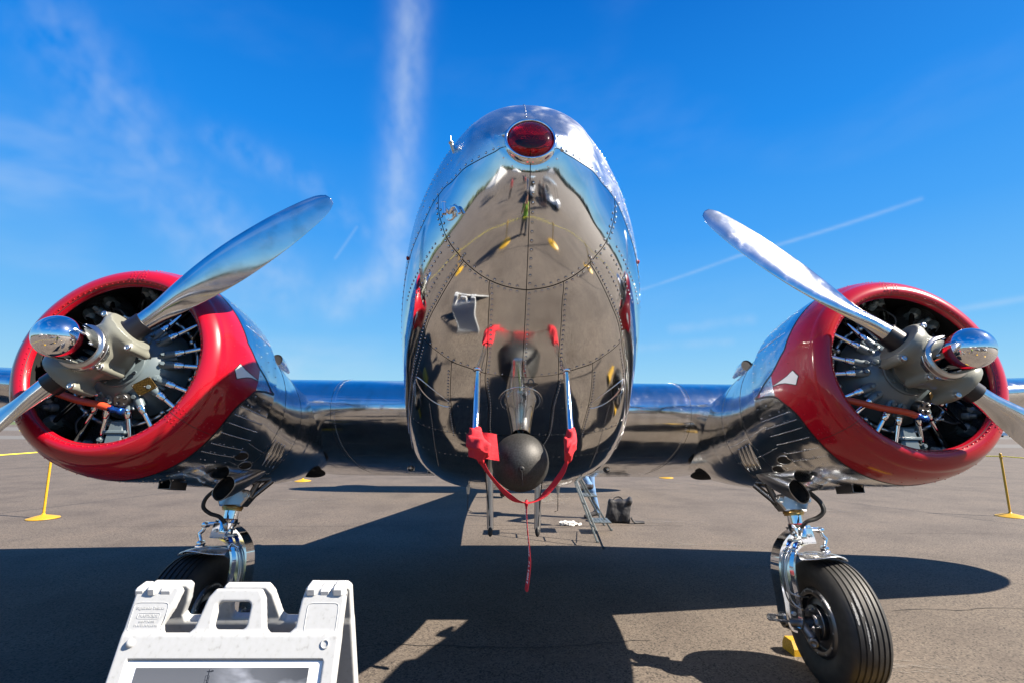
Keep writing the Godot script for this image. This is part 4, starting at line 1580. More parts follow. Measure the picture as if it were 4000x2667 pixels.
func nac(side: float, z: float) -> Array:
	return [smooth_interp([[-4.4, 0.16], [-3.2, 0.30], [-2.4, 0.36], [-1.6, 0.335], [-1.1, 0.40], [-0.8, 0.455], [-0.52, 0.50]], z), smooth_interp([[-4.4, 0.10], [-3.6, -0.10], [-2.8, -0.30], [-2.2, -0.41], [-1.6, -0.49], [-1.1, -0.53], [-0.8, -0.53], [-0.52, -0.505]], z), smooth_interp([[-4.4, 0.02], [-3.4, 0.22], [-2.4, 0.36], [-1.6, 0.42], [-1.1, 0.455], [-0.8, 0.48], [-0.52, 0.505]], z)]

func build_nacelle(side: float) -> void:
	var nd := Node3D.new()
	nd.name = "nacelle"
	plane.add_child(nd, true)
	nd.position = Vector3(EX * side, 0, 0)
	var m := MB.new()
	var P := []
	for i in 60:
		var z := lerpf(-0.52, -4.4, pow(i / 59.0, 1.15))
		var k := nac(side, z)
		var row := PackedVector3Array()
		for j in 64:
			var a := TAU * j / 64.0
			var ym: float = (k[0] + k[1]) * 0.5
			row.append(Vector3(k[2] * cos(a), ym + (k[0] - k[1]) * 0.5 * sin(a), z))
		P.append(row)
	m.grid(P, true)
	part("skin", m, M.nacelle_metal, nd)
	# frame seams and screw rows
	var sm := MB.new()
	var rv := MB.new()
	for z in [-0.86, -1.22]:
		var k := nac(side, z)
		var ring := PackedVector3Array()
		for j in 97:
			var a := TAU * j / 96.0
			var p := Vector3(k[2] * cos(a), (k[0] + k[1]) * 0.5 + (k[0] - k[1]) * 0.5 * sin(a), z)
			ring.append(p)
			if j % 2 == 0 and j < 96:
				rv.rivet(p + Vector3(0, 0, 0.016), Vector3(cos(a), sin(a), 0), 0.003)
		sm.tube(ring, 0.0013, 4, false)
	for a in [-0.35, -0.62, -0.9, PI + 0.35, PI + 0.62, PI + 0.9]:
		for i in 30:
			var z := -0.6 - 0.022 * i
			var k := nac(side, z)
			rv.rivet(Vector3(k[2] * cos(a), (k[0] + k[1]) * 0.5 + (k[0] - k[1]) * 0.5 * sin(a), z), Vector3(cos(a), sin(a), 0), 0.0026)
	part("frame_seam", sm, M.seam, nd)
	stuff(part("rivets", rv, M.rivet, nd))
	var inb := -side
	# pressed ribs low on the inner flank
	for i in 4:
		var rb := MB.new()
		var pts := PackedVector3Array()
		for q in 9:
			var z := -0.90 - 0.06 * i - 0.012 * q
			var a := -0.42 - 0.045 * q
			var k := nac(side, z)
			pts.append(Vector3(k[2] * cos(a) * inb, (k[0] + k[1]) * 0.5 + (k[0] - k[1]) * 0.5 * sin(a), z))
		rb.tube(pts, [0.004, 0.010, 0.013, 0.014, 0.014, 0.014, 0.013, 0.010, 0.004], 10)
		part("pressed_rib", rb, M.nacelle_metal, nd)
	# oval air intake under the inner side, facing forward
	var mouth := Vector3(0.205 * inb, -0.545, -0.815)
	var mdir := Vector3(-0.16 * inb, -0.10, 1.0).normalized()
	var long := Vector3(0.62 * inb, 0.66, 0.0)
	long = (long - mdir * long.dot(mdir)).normalized()
	var short := mdir.cross(long)
	var duct := MB.new()
	P = []
	for q in [[-0.34, 0.55, 0.45], [-0.22, 0.9, 0.8], [-0.10, 1.0, 1.0], [0.0, 1.0, 1.0], [0.004, 0.985, 0.97], [0.003, 0.95, 0.92], [-0.015, 0.92, 0.88], [-0.07, 0.86, 0.82], [-0.08, 0.01, 0.01]]:
		var row := PackedVector3Array()
		for k in 40:
			var a := TAU * k / 40.0
			var ca := signf(cos(a)) * pow(absf(cos(a)), 0.8)
			var sa := signf(sin(a)) * pow(absf(sin(a)), 0.8)
			row.append(mouth + mdir * (q[0] - 0.0) + long * ca * 0.082 * q[1] + short * sa * 0.053 * q[2] + Vector3(0, 0.10 * clampf(-q[0] * 2.5, 0, 1) if q[1] > 0.85 or q[0] < -0.3 else 0.0, 0))
		P.append(row)
	var nr := []
	for i in P.size():
		var row := PackedVector3Array()
		for k in 40:
			var du: Vector3 = P[i][(k + 1) % 40] - P[i][(k + 39) % 40]
			var dv: Vector3 = P[mini(i + 1, P.size() - 1)][k] - P[maxi(i - 1, 0)][k]
			row.append(dv.cross(du).normalized() * (1.0 if inb > 0 else 1.0))
		nr.append(row)
	# outward on the outside, inward beyond the rim
	var test: Vector3 = nr[1][0]
	var sgn := signf(test.dot(P[1][0] - mouth + mdir * 0.22))
	for i in nr.size():
		for k in 40:
			nr[i][k] = nr[i][k] * sgn
	duct.grid(P.slice(0, 7), true, 1, nr.slice(0, 7))
	part("air_intake", duct, M.steel, nd)
	var dark := MB.new()
	dark.grid(P.slice(6, 9), true, 1, nr.slice(6, 9))
	part("intake_throat", dark, M.dark_inside, nd)
	for z in [-0.66, -0.80]:
		var k := nac(side, z)
		var hole := MB.new()
		var a := -0.78 if z > -0.7 else -0.86
		var p := Vector3(k[2] * cos(a) * inb, (k[0] + k[1]) * 0.5 + (k[0] - k[1]) * 0.5 * sin(a), z)
		var nn := Vector3(cos(a) * inb, sin(a), 0.10).normalized()
		var xf := facing(p, nn, Vector3(0, 0, 1))
		var rim := PackedVector3Array()
		for q in 41:
			rim.append(xf * Vector3(cos(TAU * q / 40) * 0.030, sin(TAU * q / 40) * 0.062, 0.003))
		hole.tube(rim, 0.003, 6, false)
		var ri := part("vent_rim", hole, M.steel, nd)
		var hd := MB.new()
		var c0 := hd.vert(xf * Vector3(0, 0, 0.003), nn)
		for q in 40:
			hd.vert(xf * Vector3(cos(TAU * q / 40) * 0.029, sin(TAU * q / 40) * 0.061, 0.002), nn)
		for q in 40:
			hd.tri(c0, c0 + 1 + q, c0 + 1 + (q + 1) % 40)
		part("vent_hole", hd, M.dark_inside, ri)
	# little air scoop on top of the inner shoulder
	var sc := MB.new()
	var kk := nac(side, -1.0)
	var sp := Vector3(kk[2] * 0.60 * inb, (kk[0] + kk[1]) * 0.5 + (kk[0] - kk[1]) * 0.5 * 0.80, -1.06)
	sc.tube(PackedVector3Array([sp + Vector3(0, -0.01, -0.22), sp + Vector3(0, 0.012, -0.08), sp + Vector3(0, 0.016, 0.0)]), [0.012, 0.036, 0.042], 20, false)
	var si := part("shoulder_scoop", sc, M.polished_dull, nd)
	var sd := MB.new()
	sd.lathe([Vector2(0.040, 0.0), Vector2(0.0, 0.0)], facing(sp + Vector3(0, 0.016, -0.006), Vector3(0, 0, 1)), 20)
	part("scoop_mouth", sd, M.dark_inside, si)
	# square drain box below
	var db := MB.new()
	var dpos := Vector3(-0.045 * side, -0.545, -0.52)
	for q in [[Vector3(0, 0.019, -0.06), Vector3(0.062, 0.004, 0.15)], [Vector3(0, -0.019, -0.06), Vector3(0.062, 0.004, 0.15)], [Vector3(0.031, 0, -0.06), Vector3(0.004, 0.042, 0.15)], [Vector3(-0.031, 0, -0.06), Vector3(0.004, 0.042, 0.15)]]:
		db.box(Transform3D(Basis.IDENTITY, dpos + q[0]), q[1], 0.001)
	db.box(Transform3D(Basis.IDENTITY, dpos + Vector3(0, 0, -0.10)), Vector3(0.05, 0.03, 0.01))
	part("drain_box", db, M.dark_steel, nd)
	# gear well opening at the back of the pod
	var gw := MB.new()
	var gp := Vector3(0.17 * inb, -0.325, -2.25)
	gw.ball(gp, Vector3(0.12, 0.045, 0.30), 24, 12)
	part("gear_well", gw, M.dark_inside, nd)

# ---------------------------------------------------------------- wings and tail
func wing_sec(x: float) -> Array:
	# leading edge z and y, chord, thickness share
	var ax := absf(x)
	var o := clampf((ax - 2.0) / 5.5, 0.0, 1.0)
	var chord := lerpf(3.0, 1.45, o)
	var lez := lerpf(-1.55, -2.05, o)
	var tip := sqrt(maxf(0.0, 1.0 - pow(clampf((ax - 6.8) / 1.05, 0.0, 1.0), 2.2)))
	var y := 0.115 + maxf(ax - 2.0, 0.0) * 0.095
	return [lez - chord * 0.45 * (1.0 - tip), y + 0.02 * (1.0 - o), maxf(chord * tip, 0.02), lerpf(0.235, 0.11, o)]

func wing_pt(x: float, t: float) -> Vector3:
	# t from -1 (trailing edge below) through 0 (leading edge) to 1 (trailing edge on top)
	var s := wing_sec(x)
	var u := t * t
	var yt: float = 5.0 * s[3] * (0.2969 * sqrt(u) - 0.1260 * u - 0.3516 * u * u + 0.2843 * u * u * u - 0.1036 * u * u * u * u)
	var camb := 0.022 * (1.0 - pow(2.0 * minf(u / 0.4, 1.0) * 0.5 - 1.0, 2.0)) if u < 0.4 else 0.022 * (1.0 - pow((u - 0.4) / 0.6, 2.0))
	var yy := camb + yt * signf(t)
	var inc := lerpf(-0.10, -0.04, clampf((absf(x) - 2.0) / 3.0, 0.0, 1.0))
	var ch: float = s[2]
	return Vector3(x, s[1] + (yy + u * inc) * ch, s[0] - u * ch)

func build_wings() -> void:
	for side in [-1.0, 1.0]:
		for span in [["inner_wing", 0.45, 1.96], ["outer_wing", 1.96, 7.849]]:
			var w := MB.new()
			var P := []
			var n := 12 if span[1] < 1.0 else 44
			for i in n + 1:
				var x: float = lerpf(span[1], span[2], i / float(n))
				if span[1] > 1.0 and i > n - 16:
					x = lerpf(6.0, 7.849, sin((i - (n - 16)) / 16.0 * PI / 2))
				elif span[1] > 1.0:
					x = lerpf(1.96, 6.0, i / float(n - 16))
				var row := PackedVector3Array()
				for k in 61:
					row.append(wing_pt(x * side, -1.0 + k / 30.0) )
				P.append(row)
			w.grid(P, true)
			var wi := part(span[0], w, M.polished_wing, plane)
			# rivet rows along the span below and round the leading edge
			var rv := MB.new()
			var x0: float = 0.62 if span[1] < 1.0 else 2.4
			var x1: float = 1.52 if span[1] < 1.0 else 3.6
			for t in [-0.30, -0.42, -0.50, -0.58, -0.66, -0.72, -0.74, -0.80, -0.88, 0.45]:
				var pit := 0.024 if t < -0.6 else 0.034
				var k := int((x1 - x0) / pit)
				for i in k:
					var x := x0 + pit * i
					var p := wing_pt(x * side, t)
					var nn := (wing_pt(x * side, t + 0.01) - wing_pt(x * side, t - 0.01)).cross(Vector3(1, 0, 0)).normalized()
					nn *= signf(nn.y * t) if absf(t) > 0.2 else 1.0
					rv.rivet(p, nn, 0.0030)
			for x in ([0.66, 1.40] if span[1] < 1.0 else [2.55, 3.2]):
				var prev := wing_pt(x * side, -0.62)
				var t := -0.62
				while t < 0.55:
					t += 0.004
					var p := wing_pt(x * side, t)
					if p.distance_to(prev) > 0.021:
						prev = p
						var nn := (wing_pt(x * side, t + 0.01) - wing_pt(x * side, t - 0.01)).cross(Vector3(1, 0, 0)).normalized()
						if nn.dot(p - Vector3(p.x, wing_sec(x)[1], wing_sec(x)[0] - 0.5)) < 0.0:
							nn = -nn
						rv.rivet(p, nn, 0.0045)
			stuff(part("rivets", rv, M.rivet, wi))
			if span[1] < 1.0:
				var sm := MB.new()
				for x in [0.69, 1.43]:
					var pts := PackedVector3Array()
					for i in 60:
						pts.append(wing_pt(x * side, -0.7 + 1.3 * i / 59.0))
					sm.tube(pts, 0.0014, 4, false)
				part("band_seam", sm, M.seam, wi)
				var lp := MB.new()
				for q in [[0.95, -0.60, 0.045], [0.80, -0.66, 0.028]]:
					var p := wing_pt(q[0] * side, q[1])
					lp.ball(p, Vector3(q[2] * 0.8, q[2] * 0.7, q[2] * 1.3), 14, 8)
				part("under_wing_fairing", lp, M.polished_dull, wi)
	# tail: one long tailplane with two fins
	var tp := MB.new()
	var P := []
	for i in 41:
		var v := -1.0 + i / 20.0
		var x := 4.2 * (sin(v * PI / 2) * 0.5 + v * 0.5)
		var ch := 1.45 * sqrt(maxf(1.0 - pow(absf(x) / 4.21, 3.0), 0.0)) + 0.01
		var row := PackedVector3Array()
		for k in 32:
			var a := TAU * k / 32.0
			row.append(Vector3(x, 1.0 + sin(a) * 0.07 * ch, -10.4 + cos(a) * ch * 0.5 ))
		P.append(row)
	tp.grid(P, true)
	part("tailplane", tp, M.polished_wing, plane)
	for side in [-1.0, 1.0]:
		var fn := MB.new()
		P = []
		for i in 21:
			var v := -1.0 + i / 10.0
			var y := 1.25 + 0.72 * v
			var ch := 1.1 * sqrt(maxf(1.0 - v * v, 0.0)) + 0.01
			var row := PackedVector3Array()
			for k in 24:
				var a := TAU * k / 24.0
				row.append(Vector3(2.2 * side + sin(a) * 0.05 * ch, y, -10.5 + cos(a) * ch * 0.5))
			P.append(row)
		fn.grid(P, true)
		part("tail_fin", fn, M.polished_wing, plane)
	var tw := MB.new()
	tw.rod(Vector3(0, 0.25, -9.3), Vector3(0, 0.02, -9.45), 0.04)
	tw.lathe([Vector2(0.06, -0.06), Vector2(0.13, -0.06), Vector2(0.165, -0.03), Vector2(0.165, 0.03), Vector2(0.13, 0.06), Vector2(0.06, 0.06)], Transform3D(Basis(Vector3(0, 1, 0), PI / 2), Vector3(0, -0.08, -9.5)), 24)
	part("tail_wheel", tw, M.black_rubber, plane)

# ---------------------------------------------------------------- landing gear: built upright in the world's axes, sx = +1 for the gear on the viewer's right
var gear_mir := Transform3D.IDENTITY

func gear_part(called: String, mb: MB, m: Material, under: Node3D) -> MeshInstance3D:
	var q := MB.new()
	q.add(mb, gear_mir)
	return part(called, q, m, under)

func build_gear(sx: float) -> void:
	var w := Vector3(2.105 if sx > 0 else -2.07, 0.0, -3.50)
	var g := Node3D.new()
	g.name = "landing_gear"
	plane.add_child(g, true)
	g.transform = plane.transform.affine_inverse() * Transform3D(Basis.from_scale(Vector3.ONE), w)
	var mir := Transform3D(Basis.from_scale(Vector3(sx, 1, 1)), Vector3.ZERO)
	gear_mir = mir
	# wheel; its axle runs along x
	var axle := Transform3D(Basis(Vector3(0, 1, 0), PI / 2), Vector3(0, 0.378, 0))
	var ty := MB.new()
	var prof := [Vector2(0.205, -0.105), Vector2(0.24, -0.125), Vector2(0.285, -0.133), Vector2(0.325, -0.130), Vector2(0.352, -0.120), Vector2(0.366, -0.108)]
	var gr := [-0.085, -0.052, -0.018, 0.018, 0.052, 0.085]
	for q in gr:
		var rr: float = 0.380 - 0.9 * q * q
		prof.append_array([Vector2(rr, q - 0.006), Vector2(rr, q - 0.006), Vector2(rr - 0.009, q - 0.0035), Vector2(rr - 0.009, q + 0.0035), Vector2(rr, q + 0.006), Vector2(rr, q + 0.006)])
	prof.append_array([Vector2(0.366, 0.108), Vector2(0.352, 0.120), Vector2(0.325, 0.130), Vector2(0.285, 0.133), Vector2(0.24, 0.125), Vector2(0.205, 0.105)])
	ty.lathe(prof, axle, 80)
	for i in ty.v.size():
		if ty.v[i].y < 0.004:
			ty.v[i].y = 0.004
	gear_part("tyre", ty, M.tyre, g)
	# pale scuffs on the tread
	if sx > 0:
		var sc := MB.new()
		for q in [[-0.068, 0.30, 0.62, 0.016], [-0.036, 0.42, 0.80, 0.017], [-0.030, -0.05, 0.36, 0.010], [0.036, 0.55, 0.78, 0.008], [0.004, 0.10, 0.30, 0.006]]:
			var rows := []
			var nr := []
			var steps := 26
			for i in steps + 1:
				var t := float(i) / steps
				var a := lerpf(q[1], q[2], t)
				var wd: float = q[3] * pow(sin(PI * clampf(t, 0.02, 0.98)), 0.5) * (0.7 + 0.5 * rng.randf())
				var rp := PackedVector3Array()
				var rn := PackedVector3Array()
				for e in [-0.5, 0.5]:
					var x: float = q[0] + e * wd + 0.004 * (rng.randf() - 0.5)
					var rad := 0.3812 - 0.9 * x * x
					rp.append(Vector3(x, 0.378 + sin(a) * rad, cos(a) * rad))
					rn.append(Vector3(0, sin(a), cos(a)))
				rows.append(rp)
				nr.append(rn)
			sc.grid(rows, false, 1, nr)
		gear_part("tread_scuff", sc, mat("scuffed_rubber", lin(0.16, 0.165, 0.17), 0.8), g)
	var hub := MB.new()
	hub.lathe([Vector2(0.0, -0.155), Vector2(0.055, -0.155), Vector2(0.058, -0.15), Vector2(0.058, -0.15), Vector2(0.062, -0.13), Vector2(0.10, -0.128), Vector2(0.104, -0.12), Vector2(0.104, -0.09), Vector2(0.104, -0.09), Vector2(0.15, -0.078), Vector2(0.165, -0.082), Vector2(0.165, -0.118), Vector2(0.165, -0.118), Vector2(0.185, -0.122), Vector2(0.197, -0.118), Vector2(0.206, -0.106)], axle, 56)
	hub.lathe([Vector2(0.206, 0.106), Vector2(0.19, 0.118), Vector2(0.10, 0.09), Vector2(0.0, 0.09)], axle, 40)
	var hm: MeshInstance3D = gear_part("wheel_hub", hub, M.dark_steel, g)
	var bo := MB.new()
	for i in 12:
		var a := TAU * i / 12.0
		bo.rivet(Vector3(-0.119, 0.378 + sin(a) * 0.184, cos(a) * 0.184), Vector3(-1, 0, 0), 0.0075, 0.7)
	for i in 8:
		var a := TAU * i / 8.0
		bo.hexbolt(Vector3(-0.13, 0.378 + sin(a) * 0.08, cos(a) * 0.08), Vector3(-1, 0, 0), 0.009, 0.012)
	gear_part("rim_bolts", bo, M.steel, hm)
	var ax := MB.new()
	ax.rod(Vector3(-0.33, 0.378, 0), Vector3(-0.10, 0.378, 0), 0.034, 18)
	ax.rod(Vector3(-0.215, 0.378, 0.0), Vector3(-0.185, 0.305, 0.075), 0.03, 14)
	ax.lathe([Vector2(0.032, -0.05), Vector2(0.032, 0.0), Vector2(0.026, 0.006), Vector2(0.018, 0.006), Vector2(0.018, 0.006), Vector2(0.014, -0.004), Vector2(0.0, -0.004)], facing(Vector3(-0.20, 0.290, 0.105), Vector3(-0.5, -0.1, 1)), 20)
	ax.box(Transform3D(Basis.IDENTITY, Vector3(-0.155, 0.33, 0.03)), Vector3(0.05, 0.10, 0.09), 0.012)
	gear_part("axle", ax, M.dark_steel, g)
	# leg and fork lean back from the axle
	var rake := Transform3D(Basis(Vector3.RIGHT, -0.15), Vector3.ZERO)
	rake.origin = Vector3(0, 0.378, 0) - rake.basis * Vector3(0, 0.378, 0)
	gear_mir = mir * rake
	# half fork: a web with raised flanges, from the leg over the tyre's inner shoulder down to the axle
	var outer := curve([Vector3(-0.075, 0.965, 0), Vector3(-0.155, 0.945, 0), Vector3(-0.245, 0.885, 0), Vector3(-0.305, 0.79, 0), Vector3(-0.325, 0.66, 0), Vector3(-0.318, 0.50, 0), Vector3(-0.318, 0.40, 0), Vector3(-0.300, 0.345, 0), Vector3(-0.268, 0.330, 0)], 5)
	var inner := curve([Vector3(-0.236, 0.345, 0), Vector3(-0.218, 0.40, 0), Vector3(-0.218, 0.52, 0), Vector3(-0.228, 0.64, 0), Vector3(-0.222, 0.735, 0), Vector3(-0.185, 0.815, 0), Vector3(-0.12, 0.855, 0), Vector3(-0.055, 0.862, 0)], 5)
	var poly := PackedVector2Array()
	for p in outer:
		poly.append(Vector2(p.x, p.y))
	for p in inner:
		poly.append(Vector2(p.x, p.y))
	var fk := MB.new()
	fk.prism(poly, Transform3D.IDENTITY, -0.055, 0.022, 0.004)
	for pth in [outer, inner]:
		var q := PackedVector3Array()
		for p in pth:
			q.append(p + Vector3(0, 0, -0.01))
		# flange: a flat strip standing proud of the web
		var rows := []
		for i in q.size():
			var t := (q[mini(i + 1, q.size() - 1)] - q[maxi(i - 1, 0)]).normalized()
			var nn := Vector3(-t.y, t.x, 0)
			rows.append(PackedVector3Array([q[i] + nn * 0.006 + Vector3(0, 0, -0.055), q[i] + nn * 0.006 + Vector3(0, 0, 0.058), q[i] - nn * 0.006 + Vector3(0, 0, 0.058), q[i] - nn * 0.006 + Vector3(0, 0, -0.055)]))
		for k in 4:
			var strip := []
			for r in rows:
				strip.append(PackedVector3Array([r[k], r[(k + 1) % 4]]))
			fk.grid(strip, false, -1)
	fk.lathe([Vector2(0.0, -0.05), Vector2(0.062, -0.05), Vector2(0.062, 0.04), Vector2(0.052, 0.05), Vector2(0.0, 0.05)], Transform3D(Basis(Vector3(1, 0, 0), PI / 2), Vector3(-0.135, 0.925, 0)), 24)
	fk.prism(PackedVector2Array([Vector2(-0.20, 0.955), Vector2(-0.07, 0.955), Vector2(-0.055, 0.862), Vector2(-0.15, 0.855)]), Transform3D.IDENTITY, -0.045, 0.058, 0.006)
	gear_part("half_fork", fk, M.chrome, g)
	var bt := MB.new()
	for q in [[-0.095, 0.905, 0.058], [-0.262, 0.43, 0.022]]:
		bt.hexbolt(Vector3(q[0], q[1], q[2]), Vector3(0, 0, 1), 0.013, 0.012)
	gear_part("fork_bolt", bt, M.steel, g)
	# oleo leg
	var leg := MB.new()
	leg.rod(Vector3(-0.137, 0.94, -0.01), Vector3(-0.152, 1.34, -0.035), 0.047, 28)
	gear_part("oleo_leg", leg, M.chrome, g)
	var rg := MB.new()
	rg.lathe([Vector2(0.050, -0.004), Vector2(0.050, 0.004)], facing(Vector3(-0.138, 0.975, -0.012), Vector3(-0.04, 1, -0.06)), 28)
	gear_part("red_leg_band", rg, M.red_paint, g)
	var rb := MB.new()
	rb.lathe([Vector2(0.047, -0.012), Vector2(0.062, -0.012), Vector2(0.062, -0.012), Vector2(0.062, 0.0), Vector2(0.062, 0.0), Vector2(0.066, 0.0), Vector2(0.068, 0.006), Vector2(0.066, 0.02), Vector2(0.047, 0.022)], facing(Vector3(-0.1405, 1.043, -0.017), Vector3(-0.04, 1, -0.06)), 28)
	gear_part("gland_nut", rb, M.brass, g)
	var cl := MB.new()
	cl.prism(PackedVector2Array([Vector2(-0.075, -0.06), Vector2(0.075, -0.06), Vector2(0.105, 0.005), Vector2(0.10, 0.03), Vector2(0.07, 0.035), Vector2(0.06, 0.055), Vector2(-0.06, 0.055), Vector2(-0.085, 0.035), Vector2(-0.115, 0.035), Vector2(-0.118, 0.0)]), facing(Vector3(-0.145, 1.118, -0.02), Vector3(0, 0.06, 1)), -0.06, 0.055, 0.012)
	for q in [-0.098, 0.085]:
		cl.hexbolt(facing(Vector3(-0.145, 1.118, -0.02), Vector3(0, 0.06, 1)) * Vector3(q, 0.014, 0.052), Vector3(0, 0.06, 1).normalized(), 0.019, 0.012)
		cl.lathe([Vector2(0.026, 0.0), Vector2(0.026, 0.006), Vector2(0.0, 0.006)], facing(facing(Vector3(-0.145, 1.118, -0.02), Vector3(0, 0.06, 1)) * Vector3(q, 0.014, 0.05), Vector3(0, 0.06, 1)), 20)
	gear_part("leg_collar", cl, M.steel, g)
	for q in [[Vector3(-0.245, 1.115, -0.03), Vector3(-0.335, 1.235, -0.12), 0.022], [Vector3(-0.06, 1.12, -0.03), Vector3(0.075, 1.32, -0.16), 0.023], [Vector3(-0.235, 1.10, -0.02), Vector3(-0.33, 1.33, -0.03), 0.020]]:
		var br := MB.new()
		br.rod(q[0], q[1], q[2], 14)
		gear_part("brace_strut", br, M.dark_steel, g)
	# brake hoses
	for k in (2 if sx > 0 else 1):
		var o := Vector3(0.013 * k, 0.006 * k, -0.012 * k)
		var hs := MB.new()
		hs.tube(curve([Vector3(-0.140, 1.25, 0.10) + o, Vector3(-0.105, 1.185, 0.135) + o, Vector3(-0.050, 1.115, 0.16) + o, Vector3(-0.040, 1.055, 0.16) + o * 1.3, Vector3(-0.085, 1.015, 0.15) + o * 1.2, Vector3(-0.145, 0.995, 0.14), Vector3(-0.178, 0.955, 0.115)], 8), 0.0125, 12)
		gear_part("brake_hose", hs, M.black_rubber, g)
	var en := MB.new()
	en.lathe([Vector2(0.0, 0.0), Vector2(0.016, 0.0), Vector2(0.016, 0.03), Vector2(0.013, 0.032), Vector2(0.013, 0.055), Vector2(0.0, 0.055)], facing(Vector3(-0.178, 0.958, 0.113), Vector3(-0.05, -1, -0.35)), 6)
	en.box(Transform3D(Basis.IDENTITY, Vector3(-0.200, 0.875, 0.065)), Vector3(0.05, 0.02, 0.025), 0.005)
	en.ball(Vector3(-0.18, 0.866, 0.075), Vector3.ONE * 0.014, 8, 6)
	gear_part("hose_end", en, M.steel, g)
	var bf := MB.new()
	bf.lathe([Vector2(0.0, 0.0), Vector2(0.012, 0.0), Vector2(0.012, 0.035), Vector2(0.009, 0.045), Vector2(0.0, 0.045)], facing(Vector3(-0.195, 0.868, 0.062), Vector3(-0.45, -0.8, 0)), 6)
	gear_part("pipe_nut", bf, M.blue_fitting, g)
	for k in 2:
		var pp := MB.new()
		pp.tube(curve([Vector3(-0.212, 0.835, 0.05), Vector3(-0.255 - 0.014 * k, 0.775, 0.046), Vector3(-0.281 - 0.012 * k, 0.69, 0.044), Vector3(-0.283 - 0.010 * k, 0.60, 0.044), Vector3(-0.272, 0.555 - 0.05 * k, 0.046), Vector3(-0.22, 0.535 - 0.075 * k, 0.06), Vector3(-0.155, 0.53 - 0.075 * k, 0.03)], 6), 0.0048, 8)
		gear_part("brake_pipe", pp, M.steel, g)
	# torque link outboard of the leg
	var tl := MB.new()
	tl.tube(curve([Vector3(-0.08, 0.95, 0.02), Vector3(-0.02, 0.945, 0.02), Vector3(0.005, 0.93, 0.02), Vector3(0.012, 0.905, 0.02), Vector3(0.032, 0.88, 0.02), Vector3(0.020, 0.845, 0.02), Vector3(0.010, 0.815, 0.02)], 5), 0.0125, 10)
	for q in [Vector3(0.0, 0.94, 0.025), Vector3(0.012, 0.822, 0.025)]:
		tl.lathe([Vector2(0.0, -0.03), Vector2(0.019, -0.03), Vector2(0.019, 0.02), Vector2(0.013, 0.026), Vector2(0.0, 0.026)], Transform3D(Basis.IDENTITY, q), 8)
	tl.box(Transform3D(Basis.IDENTITY, Vector3(0.008, 0.802, 0.02)), Vector3(0.06, 0.012, 0.05), 0.004)
	gear_part("torque_link", tl, M.chrome, g)
	# mudguard blade over the top of the tyre
	var fd := MB.new()
	var top := []
	var bot := []
	for i in 25:
		var u := i / 24.0
		var x := lerpf(-0.215, 0.100, u)
		var half := 0.105 * pow(sin(PI * clampf(0.10 + 0.86 * u, 0, 1)), 0.75) + 0.004
		var y0 := 0.784 + 0.030 * sin(PI * clampf(u * 0.9 + 0.1, 0, 1)) - 0.012 * u
		var r0 := PackedVector3Array()
		var r1 := PackedVector3Array()
		for k in 17:
			var v := -1.0 + k / 8.0
			var p := Vector3(x, y0 - 0.030 * v * v * (1.0 - 0.5 * u) - 0.008 * maxf(v, 0.0) * sin(u * TAU), 0.075 + v * half)
			r0.append(p)
			r1.append(p - Vector3(0, 0.004, 0))
		top.append(r0)
		bot.append(r1)
	fd.grid(top, false, 1)
	if fd.n[0].y < 0.0:
		fd = MB.new()
		fd.grid(top, false, -1)
		fd.grid(bot, false, 1)
	else:
		fd.grid(bot, false, -1)
	var lipp := PackedVector3Array()
	for i in 25:
		lipp.append(top[i][16] - Vector3(0, 0.002, 0))
	for i in range(24, -1, -1):
		lipp.append(top[i][0] - Vector3(0, 0.002, 0))
	fd.tube(lipp, 0.0045, 6, false)
	gear_part("mudguard", fd, M.polished_dull, g)
	var fs := MB.new()
	fs.tube(PackedVector3Array([Vector3(-0.26, 0.80, 0.05), Vector3(-0.215, 0.83, 0.06), Vector3(-0.20, 0.80, 0.06)]), 0.007, 8)
	gear_part("mudguard_stay", fs, M.chrome, g)
	# tie-down plate at the foot of the fork
	var td := MB.new()
	var ring := PackedVector2Array()
	var tp := facing(Vector3(-0.335, 0.405, 0.03), Vector3(-0.25, 0.75, 0.6))
	td.prism(PackedVector2Array([Vector2(-0.10, -0.010), Vector2(-0.088, -0.026), Vector2(0.03, -0.026), Vector2(0.03, -0.012), Vector2(-0.045, -0.012), Vector2(-0.045, 0.012), Vector2(0.03, 0.012), Vector2(0.03, 0.026), Vector2(-0.088, 0.026), Vector2(-0.10, 0.010)]), tp, -0.003, 0.004, 0.001)
	td.lathe([Vector2(0.0, -0.02), Vector2(0.038, -0.02), Vector2(0.038, 0.01), Vector2(0.028, 0.018), Vector2(0.0, 0.018)], facing(Vector3(-0.325, 0.40, 0.0), Vector3(-1, 0.1, 0.2)), 20)
	gear_part("tie_down_plate", td, M.dark_steel, g)

